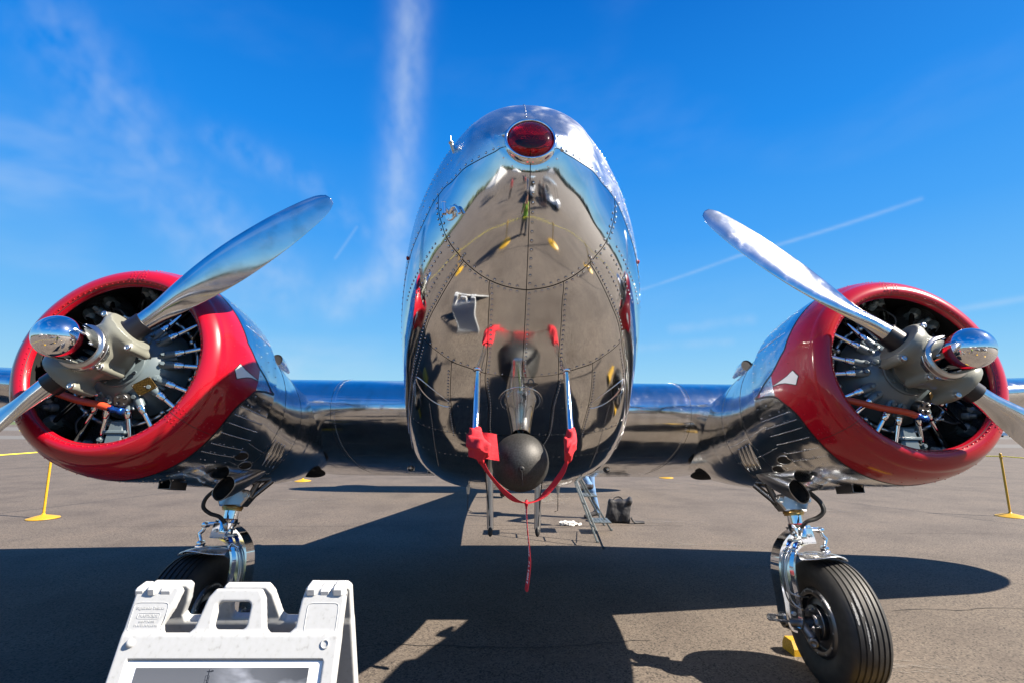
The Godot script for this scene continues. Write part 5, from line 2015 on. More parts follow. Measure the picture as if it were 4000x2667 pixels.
func build_wheel_chocks() -> void:
	for q in [[Vector3(2.10, 0, -3.10), 0.46, 0.0, "yellow wooden chock in front of the tyre on the right, with a rope loop", true], [Vector3(2.27, 0, -3.99), 0.46, 0.03, "worn yellow chock behind the tyre on the right, its end showing", false], [Vector3(-2.09, 0, -3.12), 0.46, 0.0, "yellow chock in front of the tyre behind the white board", true], [Vector3(-2.10, 0, -3.96), 0.46, -0.02, "yellow chock behind the tyre that stands behind the white board", false]]:
		var t := thing("wheel_chock", q[3], "chock", q[0], q[2], "yellow chocks at the main wheels")
		var b := MB.new()
		var poly := PackedVector2Array([Vector2(-0.075, 0.0), Vector2(0.075, 0.0), Vector2(0.075, 0.045), Vector2(0.045, 0.095), Vector2(-0.045, 0.095), Vector2(-0.075, 0.045)])
		b.prism(poly, Transform3D(Basis(Vector3(0, 1, 0), PI / 2), Vector3.ZERO), -q[1] / 2, q[1] / 2, 0.006)
		part("block", b, M.yellow_paint, t)
		if q[4]:
			var r := MB.new()
			r.tube(curve([Vector3(0.20, 0.09, 0.0), Vector3(0.215, 0.135, 0.01), Vector3(0.245, 0.155, 0.0), Vector3(0.265, 0.12, -0.01), Vector3(0.255, 0.07, 0.0), Vector3(0.228, 0.06, 0.0)], 6), 0.0055, 8)
			part("rope_loop", r, M.yellow_rope, t)

func build_streamer() -> void:
	var t := thing("pitot_cover", "red cloth covers over both pitot tubes, joined by a strap with a hanging streamer", "pitot cover")
	t.transform = plane.transform
	t.position = plane.transform * Vector3(0, -1.0, 0.2)
	var off := Transform3D(Basis.IDENTITY, Vector3(0, 1.0, -0.2))
	for sg in [-1.0, 1.0]:
		var mb := MB.new()
		var P := []
		# sections of the sleeve: centre, half width, half depth, turn
		var secs := [[Vector3(0.208 * sg, -0.342, 0.190), 0.019, 0.019, 0.0], [Vector3(0.207 * sg, -0.352, 0.195), 0.026, 0.025, 0.2], [Vector3(0.203 * sg, -0.375, 0.215), 0.034, 0.038, 0.3], [Vector3(0.197 * sg, -0.405, 0.245), 0.036, 0.060, 0.35], [Vector3(0.190 * sg, -0.435, 0.262), 0.034, 0.066, 0.4], [Vector3(0.184 * sg, -0.462, 0.266), 0.026, 0.052, 0.5], [Vector3(0.179 * sg, -0.482, 0.262), 0.018, 0.022, 0.6], [Vector3(0.176 * sg, -0.494, 0.260), 0.008, 0.008, 0.6]]
		if sg > 0:
			for s in secs:
				s[1] *= 0.72
				s[3] *= -0.3
		else:
			for s in secs:
				s[1] *= 1.05
				s[3] *= 1.6
		for i in (secs.size() - 1) * 3 + 1:
			var k := mini(i / 3, secs.size() - 2)
			var u := (i - k * 3) / 3.0
			var c: Vector3 = secs[k][0].lerp(secs[k + 1][0], u)
			var hw := lerpf(secs[k][1], secs[k + 1][1], u)
			var hd := lerpf(secs[k][2], secs[k + 1][2], u)
			var tw := lerpf(secs[k][3], secs[k + 1][3], u)
			var row := PackedVector3Array()
			for j in 28:
				var a := TAU * j / 28.0
				var wr := 1.0 + 0.10 * sin(a * 3.0 + i * 0.5 + sg) + 0.07 * sin(a * 5.0 - i * 0.9)
				row.append(off * (c + Basis(Vector3.UP, tw) * Vector3(cos(a) * hw * wr, 0.006 * sin(a * 2.0 + i), sin(a) * hd * wr)))
			P.append(row)
		mb.grid(P, true)
		if sg < 0:
			# loose flap of the bigger cover
			var fl := []
			for i in 9:
				var u := i / 8.0
				var row := PackedVector3Array()
				for j in 7:
					var v := j / 6.0
					row.append(off * (Vector3(-0.175, -0.368, 0.245).lerp(Vector3(-0.168, -0.478, 0.268), u) + Vector3(0.060 + 0.006 * u, -0.010, 0.012) * v + Vector3(0, 0, 0.010 * sin(v * 3.1 + u * 2.0))))
				fl.append(row)
			mb.grid(fl, false, 1)
			var back := []
			for r in fl:
				var row := PackedVector3Array()
				for p in r:
					row.append(p - Vector3(0, 0, 0.003))
				back.append(row)
			mb.grid(back, false, -1)
		part("cover", mb, M.red_cloth, t)
	var knot := Vector3(0.012, -0.650, 0.192)
	for sg in [-1.0, 1.0]:
		var pth := curve([Vector3(0.178 * sg, -0.484, 0.262), Vector3(0.150 * sg + 0.004, -0.535, 0.245), Vector3(0.095 * sg + 0.008, -0.600, 0.215), Vector3(0.045 * sg + 0.011, -0.638, 0.198), knot], 8)
		ribbon(t, "strap", pth, off, 0.0115, 0.0022, func(u: float) -> float: return 0.5 + 0.9 * sin(u * 9.0 + sg) * 0.45)
	var kn := MB.new()
	kn.ball(off * knot, Vector3(0.008, 0.016, 0.009), 12, 8)
	part("knot", kn, M.red_cloth, t)
	var st := curve([knot, Vector3(0.012, -0.70, 0.182), Vector3(0.017, -0.76, 0.172), Vector3(0.023, -0.82, 0.160), Vector3(0.026, -0.875, 0.150), Vector3(0.020, -0.935, 0.140), Vector3(0.012, -0.985, 0.132)], 8)
	ribbon(t, "streamer", st, off, 0.018, 0.0016, func(u: float) -> float: return 1.38 + 0.14 * sin(u * 5.0))
	# white letters down the streamer
	var txt := "REMOVE BEFORE FLIGHT"
	var lt := MB.new()
	for i in txt.length():
		if txt[i] == " ":
			continue
		var u := 0.10 + 0.82 * i / txt.length()
		var f := u * (st.size() - 1)
		var k := mini(int(f), st.size() - 2)
		var p := st[k].lerp(st[k + 1], f - k)
		var tg := (st[k + 1] - st[k]).normalized()
		var tw := 1.38 + 0.14 * sin(u * 5.0)
		var wd := Vector3(cos(tw), 0, sin(tw))
		wd = (wd - tg * wd.dot(tg)).normalized()
		var nn := tg.cross(wd).normalized()
		for s in [-1.0, 1.0]:
			var tm := TextMesh.new()
			tm.text = txt[i]
			tm.font_size = 20
			tm.pixel_size = 0.0011
			tm.depth = 0.0004
			var sf := SystemFont.new()
			sf.font_names = ["Droid Sans"]
			sf.font_weight = 700
			tm.font = sf
			var mm := MB.new()
			var arr := tm.get_mesh_arrays()
			if arr.size() == 0 or arr[Mesh.ARRAY_VERTEX] == null:
				continue
			var vs: PackedVector3Array = arr[Mesh.ARRAY_VERTEX]
			var ns: PackedVector3Array = arr[Mesh.ARRAY_NORMAL]
			for q in vs.size():
				mm.vert(vs[q], ns[q])
			mm.ix = arr[Mesh.ARRAY_INDEX]
			# letters read down the ribbon
			lt.add(mm, Transform3D(Basis(tg, wd * s, nn * s) if s > 0 else Basis(tg, wd * s, nn * s), off * (p + nn * s * 0.0017)))
	if lt.v.size():
		part("lettering", lt, M.white_thread, t)

# a cloth band of some thickness along a path; turn tells how its width swings round the path
func ribbon(parent: Node3D, called: String, pth: PackedVector3Array, off: Transform3D, half: float, thick: float, turn: Callable) -> void:
	var mb := MB.new()
	var P := []
	for i in pth.size():
		var u := float(i) / (pth.size() - 1)
		var tg := (pth[mini(i + 1, pth.size() - 1)] - pth[maxi(i - 1, 0)]).normalized()
		var a: float = turn.call(u)
		var wd := Vector3(cos(a), 0, sin(a))
		wd = (wd - tg * wd.dot(tg)).normalized()
		var nn := tg.cross(wd)
		var h := half * (1.0 if i < pth.size() - 1 else 0.3)
		var row := PackedVector3Array()
		for q in [[-1, 0], [-0.9, 1], [0.9, 1], [1, 0], [0.9, -1], [-0.9, -1]]:
			row.append(off * (pth[i] + wd * h * q[0] + nn * thick * 0.5 * q[1]))
		P.append(row)
	mb.grid(P, true)
	part(called, mb, M.red_cloth, parent)

# ---------------------------------------------------------------- the ground
func ground_sheet(called: String, m: Material, x0: float, x1: float, z0: float, z1: float, y: float) -> void:
	var b := MB.new()
	b.quad(Vector3(x0, y, z0), Vector3(x1, y, z0), Vector3(x1, y, z1), Vector3(x0, y, z1), Vector3.UP)
	struct(called, b, m)

func build_ground() -> void:
	var gm := MB.new()
	# one sheet out to the horizon
	var rows := []
	for z in [900.0, 300.0, 60.0, 20.0, 0.0, -20.0, -60.0, -300.0, -1500.0]:
		var r := PackedVector3Array()
		for x in [-1500.0, -300.0, -60.0, -20.0, 0.0, 20.0, 60.0, 300.0, 1500.0]:
			r.append(Vector3(x, 0, z))
		rows.append(r)
	gm.grid(rows, false, -1)
	if gm.n[0].y < 0:
		gm = MB.new()
		gm.grid(rows, false, 1)
	struct("apron_ground", gm, M.asphalt)
	ground_sheet("taxiway_strip", M.pale_concrete, -1400, 1400, -46.0, -57.0, 0.004)
	ground_sheet("taxiway_strip", M.pale_concrete, -1400, 1400, -87.0, -137.0, 0.004)
	ground_sheet("grass_field", M.grass, -1400, 1400, -235.0, -1400.0, 0.004)
	ground_sheet("grass_field", M.grass, -1400, 1400, 150.0, 850.0, 0.004)
	var cracks := [
		[Vector2(3.43, -4.84), Vector2(3.77, -4.90), Vector2(4.05, -4.86), Vector2(4.44, -4.94), Vector2(4.9, -4.91), Vector2(6.5, -5.05)],
		[Vector2(-9.0, -13.2), Vector2(2.63, -13.48), Vector2(6.21, -13.64), Vector2(14.0, -13.9)],
		[Vector2(-6.5, -8.2), Vector2(-3.27, -8.35), Vector2(-2.04, -8.47), Vector2(-0.36, -8.58), Vector2(3.0, -8.7)],
		[Vector2(5.32, -8.24), Vector2(8.08, -8.26), Vector2(12.0, -8.2)],
		[Vector2(-1.8, -3.9), Vector2(-0.9, -4.05), Vector2(0.2, -4.0), Vector2(1.2, -4.2)],
		[Vector2(-3.2, 3.4), Vector2(0.2, 2.6), Vector2(3.5, 3.0), Vector2(7.0, 2.2)],
	]
	for cpts in cracks:
		var b := MB.new()
		var A := []
		var poly := PackedVector2Array()
		for i in cpts.size() - 1:
			var L: float = (cpts[i + 1] - cpts[i]).length()
			var m := maxi(int(L / 0.12), 2)
			for k in m:
				poly.append(cpts[i].lerp(cpts[i + 1], float(k) / m) + Vector2(rng.randf_range(-1, 1), rng.randf_range(-1, 1)) * 0.014)
		for i in poly.size():
			var t := (poly[mini(i + 1, poly.size() - 1)] - poly[maxi(i - 1, 0)]).normalized()
			var w := rng.randf_range(0.002, 0.0065)
			var q := Vector2(-t.y, t.x) * w
			A.append(PackedVector3Array([Vector3(poly[i].x + q.x, 0.004, poly[i].y + q.y), Vector3(poly[i].x - q.x, 0.004, poly[i].y - q.y)]))
		var up := PackedVector3Array([Vector3.UP, Vector3.UP])
		var ups := []
		for i in A.size():
			ups.append(up)
		b.grid(A, false, 1, ups)
		struct("pavement_crack", b, M.crack)
	for q in [[Vector2(5.0, -14.9), 2.0, 0.9, 0.2], [Vector2(2.6, -7.36), 1.7, 0.36, 0.05], [Vector2(0.95, -11.6), 0.9, 2.6, 0.3], [Vector2(2.85, -6.24), 0.7, 0.26, 0.0], [Vector2(2.76, -9.02), 1.5, 0.5, 0.1], [Vector2(2.74, -3.78), 0.8, 0.3, 0.2], [Vector2(6.4, -10.4), 1.6, 0.7, 0.1], [Vector2(-4.6, -11.2), 1.8, 0.6, 0.1]]:
		var b := MB.new()
		var c := cos(q[3] as float)
		var s := sin(q[3] as float)
		var ex: Vector3 = Vector3(c, 0, s) * q[1] * 0.5
		var ez: Vector3 = Vector3(-s, 0, c) * q[2] * 0.5
		var o := Vector3(q[0].x, 0.004, q[0].y)
		b.quad(o - ex - ez, o + ex - ez, o + ex + ez, o - ex + ez, Vector3.UP)
		struct("pavement_scuff", b, M.scuff)

# ---------------------------------------------------------------- folding sign board
var board_poly := PackedVector2Array()

func seg_poly(p: Vector2, poly: PackedVector2Array) -> float:
	var d := 1e9
	var inside := false
	var m := poly.size()
	for i in m:
		var a := poly[i]
		var b := poly[(i + 1) % m]
		var e := b - a
		var w := p - a
		var t := clampf(w.dot(e) / e.length_squared(), 0, 1)
		d = minf(d, (w - e * t).length_squared())
		if (a.y > p.y) != (b.y > p.y) and p.x < (b.x - a.x) * (p.y - a.y) / (b.y - a.y) + a.x:
			inside = not inside
	return sqrt(d) * (-1.0 if inside else 1.0)

func rbox(p: Vector2, c: Vector2, h: Vector2, r: float) -> float:
	var q := (p - c).abs() - h + Vector2(r, r)
	return Vector2(maxf(q.x, 0), maxf(q.y, 0)).length() + minf(maxf(q.x, q.y), 0) - r

func board_field(p: Vector3) -> float:
	# p.x across, p.y down from the top, p.z out of the face
	var q := Vector2(p.x, p.y)
	var d := seg_poly(q, board_poly)
	d = maxf(d, -rbox(q, Vector2(-0.012, 0.078), Vector2(0.050, 0.036), 0.014))
	var r := 0.007
	var t := 0.019
	if p.y < 0.135:
		# the handle and towers are a little thinner
		t = lerpf(0.015, 0.019, smoothstep(0.11, 0.135, p.y))
	var a := Vector2(d + r, absf(p.z) - t + r)
	var f := Vector2(maxf(a.x, 0), maxf(a.y, 0)).length() + minf(maxf(a.x, a.y), 0) - r
	var rec := maxf(rbox(q, Vector2(0.002, 0.70), Vector2(0.276, 0.513), 0.004), 0.009 - p.z)
	return maxf(f, -rec)

func poster_picture() -> ImageTexture:
	var W := 480
	var H := 700
	var im := Image.create(W, H, false, Image.FORMAT_RGB8)
	var f := FastNoiseLite.new()
	f.seed = 19
	f.frequency = 0.006
	f.fractal_octaves = 5
	for y in H:
		for x in W:
			var g := lerpf(0.40, 0.58, clampf(y / 260.0, 0, 1))
			g += clampf(f.get_noise_2d(x * 0.6 + y * 0.5, y * 1.7 - x * 0.35) + 0.12, 0, 1) * 0.75 * smoothstep(0.35, 0.75, float(x) / W)
			g -= 0.10 * smoothstep(0.7, 1.0, float(x) / W) * (1.0 - smoothstep(60, 140, y))
			if y > 430:
				g = 0.30 + 0.12 * f.get_noise_2d(x * 3.0, y * 3.0)
			g = clampf(g, 0.05, 0.95)
			im.set_pixel(x, y, Color(g * 0.97, g * 0.99, g * 1.03))
	var dk := Color(0.06, 0.06, 0.08)
	var md := Color(0.33, 0.34, 0.37)
	var lt := Color(0.74, 0.75, 0.78)
	var rect := func(x: int, y: int, w: int, h: int, c: Color) -> void: im.fill_rect(Rect2i(x, y, w, h), c)
	# mast
	rect.call(203, 4, 2, 44, dk)
	rect.call(198, 8, 14, 2, dk)
	rect.call(210, 6, 6, 3, dk)
	for k in 6:
		rect.call(199 + k % 2 * 5, 18 + k * 5, 4, 1, dk)
	rect.call(197, 18, 1, 32, dk)
	rect.call(207, 18, 1, 32, dk)
	# cab with its panes
	rect.call(172, 48, 62, 4, dk)
	for k in 6:
		rect.call(176 + k * 9, 52, 8, 15, Color(0.5, 0.52, 0.56) if k % 2 else Color(0.25, 0.26, 0.29))
	rect.call(170, 67, 66, 5, dk)
	# eight-sided house below with windows and a stair at its side
	rect.call(152, 72, 104, 230, lt)
	rect.call(236, 72, 42, 230, md)
	rect.call(150, 72, 130, 4, dk)
	rect.call(140, 300, 160, 170, lt)
	for r in 3:
		for k in 3:
			rect.call(166 + k * 24, 104 + r * 56, 14, 26, dk)
		rect.call(250, 104 + r * 56, 12, 26, dk)
	for k in 9:
		rect.call(118 + k % 2 * 4, 82 + k * 20, 30, 3, dk)
	rect.call(116, 78, 3, 190, dk)
	rect.call(146, 78, 3, 190, dk)
	rect.call(14, 96, 3, 320, dk)
	rect.call(8, 110, 15, 2, dk)
	rect.call(420, 300, 60, 130, md)
	return ImageTexture.create_from_image(im)

func text_mesh(txt: String, height: float, depth: float, serif := false) -> MB:
	var tm := TextMesh.new()
	tm.text = txt
	tm.font_size = 32
	tm.pixel_size = height / 23.0
	tm.depth = depth
	var sf := SystemFont.new()
	sf.font_names = ["Droid Serif" if serif else "Droid Sans"]
	sf.font_weight = 700
	tm.font = sf
	var mb := MB.new()
	var arr := tm.get_mesh_arrays()
	if arr.size() and arr[Mesh.ARRAY_VERTEX] != null:
		var vs: PackedVector3Array = arr[Mesh.ARRAY_VERTEX]
		var ns: PackedVector3Array = arr[Mesh.ARRAY_NORMAL]
		for q in vs.size():
			mb.vert(vs[q], ns[q])
		mb.ix = arr[Mesh.ARRAY_INDEX]
	return mb

func build_sign() -> void:
	board_poly = PackedVector2Array([Vector2(-0.312, 0.010), Vector2(-0.300, 0.0), Vector2(-0.190, 0.0), Vector2(-0.181, 0.012), Vector2(-0.192, 0.060), Vector2(-0.211, 0.104), Vector2(-0.204, 0.122), Vector2(-0.124, 0.122), Vector2(-0.112, 0.110), Vector2(-0.094, 0.030), Vector2(-0.076, 0.006), Vector2(0.055, 0.006), Vector2(0.072, 0.030), Vector2(0.092, 0.110), Vector2(0.104, 0.122), Vector2(0.166, 0.122), Vector2(0.180, 0.108), Vector2(0.184, 0.040), Vector2(0.192, 0.006), Vector2(0.205, 0.0), Vector2(0.300, 0.0), Vector2(0.314, 0.012), Vector2(0.318, 0.30), Vector2(0.330, 1.165), Vector2(-0.330, 1.165), Vector2(-0.318, 0.30)])
	var t := thing("sandwich_board", "white plastic folding sign board with a black and white picture of a tower", "sign", Vector3(-0.812, 0.0, -1.653), 0.021)
	var top := MB.new()
	blob(top, Vector3(-0.338, -0.016, -0.028), Vector3(0.338, 0.44, 0.028), 0.0044, board_field)
	var lean := 0.328
	# the lower part of a panel: rails and foot round a thin sheet
	var low := MB.new()
	for s in [-1.0, 1.0]:
		low.box(Transform3D(Basis.IDENTITY, Vector3(s * 0.301, 0.79, 0)), Vector3(0.046, 0.75, 0.038), 0.006)
	low.box(Transform3D(Basis.IDENTITY, Vector3(0, 1.155, 0)), Vector3(0.64, 0.03, 0.037), 0.006)
	low.box(Transform3D(Basis.IDENTITY, Vector3(0, 0.78, -0.006)), Vector3(0.57, 0.74, 0.026), 0.002)
	for f in [1.0, -1.0]:
		# panel axes: x across, y down the leaning face, z outwards
		var dn := Vector3(0, -cos(lean), sin(lean) * f)
		var out := Vector3(0, sin(lean), cos(lean) * f)
		var xf := Transform3D(Basis(Vector3(f, 0, 0) * f, dn, out), Vector3(0, 1.128, 0.021 * f))
		if f < 0:
			xf.basis.x = Vector3(1, 0, 0)
		var a := MB.new()
		a.add(top, xf)
		a.add(low, xf)
		var pn := part("front_panel" if f > 0 else "back_panel", a, M.white_plastic, t)
		if f < 0:
			continue
		# label rims and knobs on the face
		for q in [[-0.252, 0.082, 0.050, 0.038, 0.25, 0.0012], [0.254, 0.085, 0.046, 0.040, 0.25, 0.0012], [-0.252, 0.079, 0.032, 0.0075, 0.25, 0.0008]]:
			var rim := MB.new()
			var lp := PackedVector3Array()
			for k in 41:
				var an := TAU * k / 40.0
				var c := signf(cos(an)) * pow(absf(cos(an)), q[4])
				var s := signf(sin(an)) * pow(absf(sin(an)), q[4])
				lp.append(xf * Vector3(q[0] + c * q[2], q[1] + s * q[3], 0.0152))
			rim.tube(lp, q[5], 5, false)
			part("label_rim", rim, M.white_plastic, pn)
		var kb := MB.new()
		kb.ball(xf * Vector3(-0.278, 0.148, 0.018), Vector3.ONE * 0.0125, 16, 10)
		part("corner_knob", kb, M.white_plastic, pn)
		var dm := MB.new()
		dm.lathe([Vector2(0.0125, 0.0), Vector2(0.012, 0.0025), Vector2(0.009, 0.0025), Vector2(0.007, -0.001), Vector2(0.0, -0.002)], facing(xf * Vector3(0.277, 0.150, 0.0195), out), 20)
		part("corner_dimple", dm, M.white_plastic, pn)
		for q in [["Signicade Deluxe", 0.0068, 0.059, true], ["PLASTICADE", 0.0068, 0.079, false], ["800-772-0355", 0.0054, 0.094, false], ["PLASTICADE.COM", 0.0058, 0.104, false]]:
			var tx := text_mesh(q[0], q[1], 0.0009, q[3])
			if tx.v.size():
				var mb := MB.new()
				mb.add(tx, xf * Transform3D(Basis(Vector3(1, 0, 0), Vector3(0, -1, 0), Vector3(0, 0, 1)), Vector3(-0.252, q[2], 0.0155)))
				var li := part("embossed_lettering", mb, M.white_plastic, pn)
		# poster in the recess
		var sh := MB.new()
		var z := 0.0105
		sh.quad(xf * Vector3(-0.272, 0.192, z), xf * Vector3(0.276, 0.192, z), xf * Vector3(0.278, 1.12, z), xf * Vector3(-0.274, 1.12, z), out)
		var poster := part("poster_sheet", sh, mat("poster_paper", lin(0.72, 0.74, 0.76), 0.35), pn)
		var pm := mat("poster_print", Color(1, 1, 1), 0.35)
		pm.albedo_texture = poster_picture()
		pm.albedo_color = lin(0.70, 0.72, 0.76)
		var pi := MB.new()
		z = 0.0115
		pi.quad(xf * Vector3(-0.245, 0.208, z), xf * Vector3(0.240, 0.208, z), xf * Vector3(0.240, 0.93, z), xf * Vector3(-0.245, 0.93, z), out)
		part("printed_picture", pi, pm, poster)
	# hinge knuckles on both towers
	for q in [[-0.300, 0.034, -0.008], [-0.262, 0.030, 0.010], [-0.222, 0.040, -0.006], [0.212, 0.034, 0.008], [0.252, 0.036, -0.004], [0.292, 0.036, 0.010]]:
		var h := MB.new()
		h.box(Transform3D(Basis(Vector3.RIGHT, 0.2), Vector3(q[0], 1.121 + 0.003 * signf(q[2]), 0.020 + q[2] * 0.4)), Vector3(q[1], 0.030, 0.052), 0.007)
		part("hinge_knuckle", h, M.white_plastic, t)
	var bt := MB.new()
	for x in [-0.196, 0.306]:
		bt.hexbolt(Vector3(x, 1.108, 0.030), Vector3(0.3, 0, 1).normalized(), 0.0085, 0.008)
	part("hinge_bolt", bt, M.dark_steel, t)

# ---------------------------------------------------------------- stanchions and rope
func build_stanchions() -> void:
	var spots := [
		[Vector3(9.45, 0, -9.85), "yellow stanchion beyond the propeller on the far right"],
		[Vector3(-7.9, 0, -8.84), "yellow stanchion beyond the red cowling on the far left"],
		[Vector3(4.97, 0, -16.5), "yellow stanchion seen under the inner wing on the right, furthest away"],
		[Vector3(-5.92, 0, -14.7), "yellow stanchion mostly hidden by the left nacelle, its foot just showing"],
		[Vector3(-0.78, 0, 0.22), "yellow stanchion mirrored in the nose, left of the photographer"],
		[Vector3(1.47, 0, 0.16), "yellow stanchion mirrored in the nose, right of the photographer"],
		[Vector3(-2.9, 0, -0.2), "yellow stanchion mirrored at the left edge of the nose cap"],
		[Vector3(3.3, 0, -0.3), "yellow stanchion mirrored at the right edge of the nose cap"],
		[Vector3(-9.2, 0, -4.5), "yellow stanchion out past the left wing's tip side"],
		[Vector3(11.8, 0, -4.8), "yellow stanchion out past the right wing's tip side"],
	]
	var base := MB.new()
	base.lathe([Vector2(0.0, 0.0), Vector2(0.225, 0.0), Vector2(0.228, 0.008), Vector2(0.222, 0.016), Vector2(0.12, 0.045), Vector2(0.04, 0.062), Vector2(0.024, 0.075), Vector2(0.022, 0.09), Vector2(0.0, 0.09)], Transform3D(Basis(Vector3(1, 0, 0), -PI / 2), Vector3.ZERO), 40)
	var pole := MB.new()
	pole.rod(Vector3(0, 0.06, 0), Vector3(0, 1.08, 0), 0.019, 16)
	pole.ball(Vector3(0, 1.15, 0), Vector3(0.024, 0.028, 0.024), 14, 10)
	pole.tube(PackedVector3Array([Vector3(0, 1.07, 0), Vector3(0, 1.10, 0), Vector3(0, 1.13, 0)]), [0.022, 0.028, 0.018], 14)
	var first: Node3D
	var loop := [4, 6, 8, 1, 3, 2, 0, 9, 7, 5, 4]
	for i in spots.size():
		var t: Node3D
		if i == 0:
			t = thing("stanchion", spots[i][1], "stanchion", spots[i][0], 0.0, "yellow stanchions that rope off the aircraft")
			part("foot", base, M.yellow_paint, t)
			part("pole", pole, M.yellow_paint, t)
			first = t
		else:
			t = first.duplicate()
			t.name = named("stanchion")
			add_child(t)
			t.position = spots[i][0]
			t.set_meta("label", spots[i][1])
		if i == 0:
			t.rotation.z = 0.02
	var rope := MB.new()
	for k in loop.size() - 1:
		var a: Vector3 = spots[loop[k]][0] + Vector3(0, 1.115, 0)
		var b: Vector3 = spots[loop[k + 1]][0] + Vector3(0, 1.115, 0)
		var pts := PackedVector3Array()
		var L := a.distance_to(b)
		for i in 17:
			var u := i / 16.0
			pts.append(a.lerp(b, u) - Vector3(0, minf(0.012 * L, 0.09) * 4.0 * u * (1.0 - u), 0))
		rope.tube(pts, 0.0085, 8)
	lone("barrier_rope", rope, M.yellow_rope, "thin yellow rope strung from stanchion to stanchion round the aircraft", "rope")

# ---------------------------------------------------------------- things behind the aircraft
func person_mesh(J: Dictionary, cols: Dictionary, cell := 0.02) -> MB:
	var bones := [
		["hip", "chest", 0.135, 0.15], ["chest", "neck", 0.14, 0.06], ["neck", "head", 0.055, 0.07], ["sh_l", "sh_r", 0.07, 0.07], ["hip_l", "hip_r", 0.105, 0.105],
		["sh_l", "el_l", 0.056, 0.043], ["el_l", "wr_l", 0.042, 0.029], ["wr_l", "ha_l", 0.03, 0.036], ["sh_r", "el_r", 0.056, 0.043], ["el_r", "wr_r", 0.042, 0.029], ["wr_r", "ha_r", 0.03, 0.036],
		["hip_l", "kn_l", 0.094, 0.062], ["kn_l", "an_l", 0.064, 0.046], ["an_l", "to_l", 0.047, 0.035], ["hip_r", "kn_r", 0.094, 0.062], ["kn_r", "an_r", 0.064, 0.046], ["an_r", "to_r", 0.047, 0.035]]
	var lo := Vector3.ONE * 1e9
	var hi := -lo
	for k in J:
		lo = lo.min(J[k])
		hi = hi.max(J[k])
	lo -= Vector3(0.20, 0.06, 0.20)
	hi += Vector3(0.20, 0.22, 0.20)
	var head: Vector3 = J.head
	var fwd: Vector3 = J.get("look", Vector3(0, 0, -1))
	var field := func(p: Vector3) -> float:
		var d := 1e9
		for b in bones:
			var c := cap(p, J[b[0]], J[b[1]], b[2], b[3])
			d = smin(d, c, 0.035)
		var q := p - head - Vector3(0, 0.02, 0)
		var hd := (Vector3(q.x / 0.078, q.y / 0.115, q.z / 0.096).length() - 1.0) * 0.085
		d = smin(d, hd, 0.025)
		d = smin(d, (p - head - fwd * 0.10 + Vector3(0, 0.005, 0)).length() - 0.014, 0.02)
		return d
	var paint := func(p: Vector3) -> Color:
		var best := 1e9
		var w := ""
		for b in bones:
			var c := cap(p, J[b[0]], J[b[1]], b[2], b[3])
			if c < best:
				best = c
				w = b[0] + ">" + b[1]
		if p.distance_to(head + Vector3(0, 0.02, 0)) < 0.15 and p.y > head.y - 0.09:
			return cols.hair if p.y > head.y + 0.055 or (p - head).dot(fwd) < -0.02 else cols.skin
		if w.begins_with("an_"):
			return cols.shoe
		if w.begins_with("kn_") or w.begins_with("hip_"):
			return cols.legs if not (cols.has("shorts") and w.begins_with("kn_")) else cols.skin
		if w.begins_with("el_") and cols.get("short_sleeves", false) or w.begins_with("wr_") or w.begins_with("neck"):
			return cols.skin
		return cols.top
	var mb := MB.new()
	blob(mb, lo, hi, cell, field, paint)
	return mb

func stand(h := 1.0, arms := 0.0) -> Dictionary:
	return {"hip": Vector3(0, 0.98, 0) * h, "chest": Vector3(0, 1.32, 0.0) * h, "neck": Vector3(0, 1.48, 0) * h, "head": Vector3(0, 1.62, -0.01) * h,
		"sh_l": Vector3(-0.17, 1.42, 0) * h, "sh_r": Vector3(0.17, 1.42, 0) * h, "el_l": Vector3(-0.23, 1.15 + arms * 0.06, -0.02 - arms * 0.16) * h, "el_r": Vector3(0.23, 1.15 + arms * 0.06, -0.02 - arms * 0.16) * h,
		"wr_l": Vector3(-0.22 + 0.14 * arms, 0.92 + arms * 0.60, -0.06 - arms * 0.14) * h, "wr_r": Vector3(0.22 - 0.14 * arms, 0.92 + arms * 0.60, -0.06 - arms * 0.14) * h,
		"ha_l": Vector3(-0.21 + 0.14 * arms, 0.84 + arms * 0.74, -0.07 - arms * 0.15) * h, "ha_r": Vector3(0.21 - 0.14 * arms, 0.84 + arms * 0.74, -0.07 - arms * 0.15) * h,
		"hip_l": Vector3(-0.09, 0.93, 0) * h, "hip_r": Vector3(0.09, 0.93, 0) * h, "kn_l": Vector3(-0.11, 0.50, -0.02) * h, "kn_r": Vector3(0.12, 0.50, -0.02) * h,
		"an_l": Vector3(-0.12, 0.085, 0.02) * h, "an_r": Vector3(0.13, 0.085, 0.02) * h, "to_l": Vector3(-0.14, 0.04, -0.16) * h, "to_r": Vector3(0.16, 0.04, -0.16) * h}

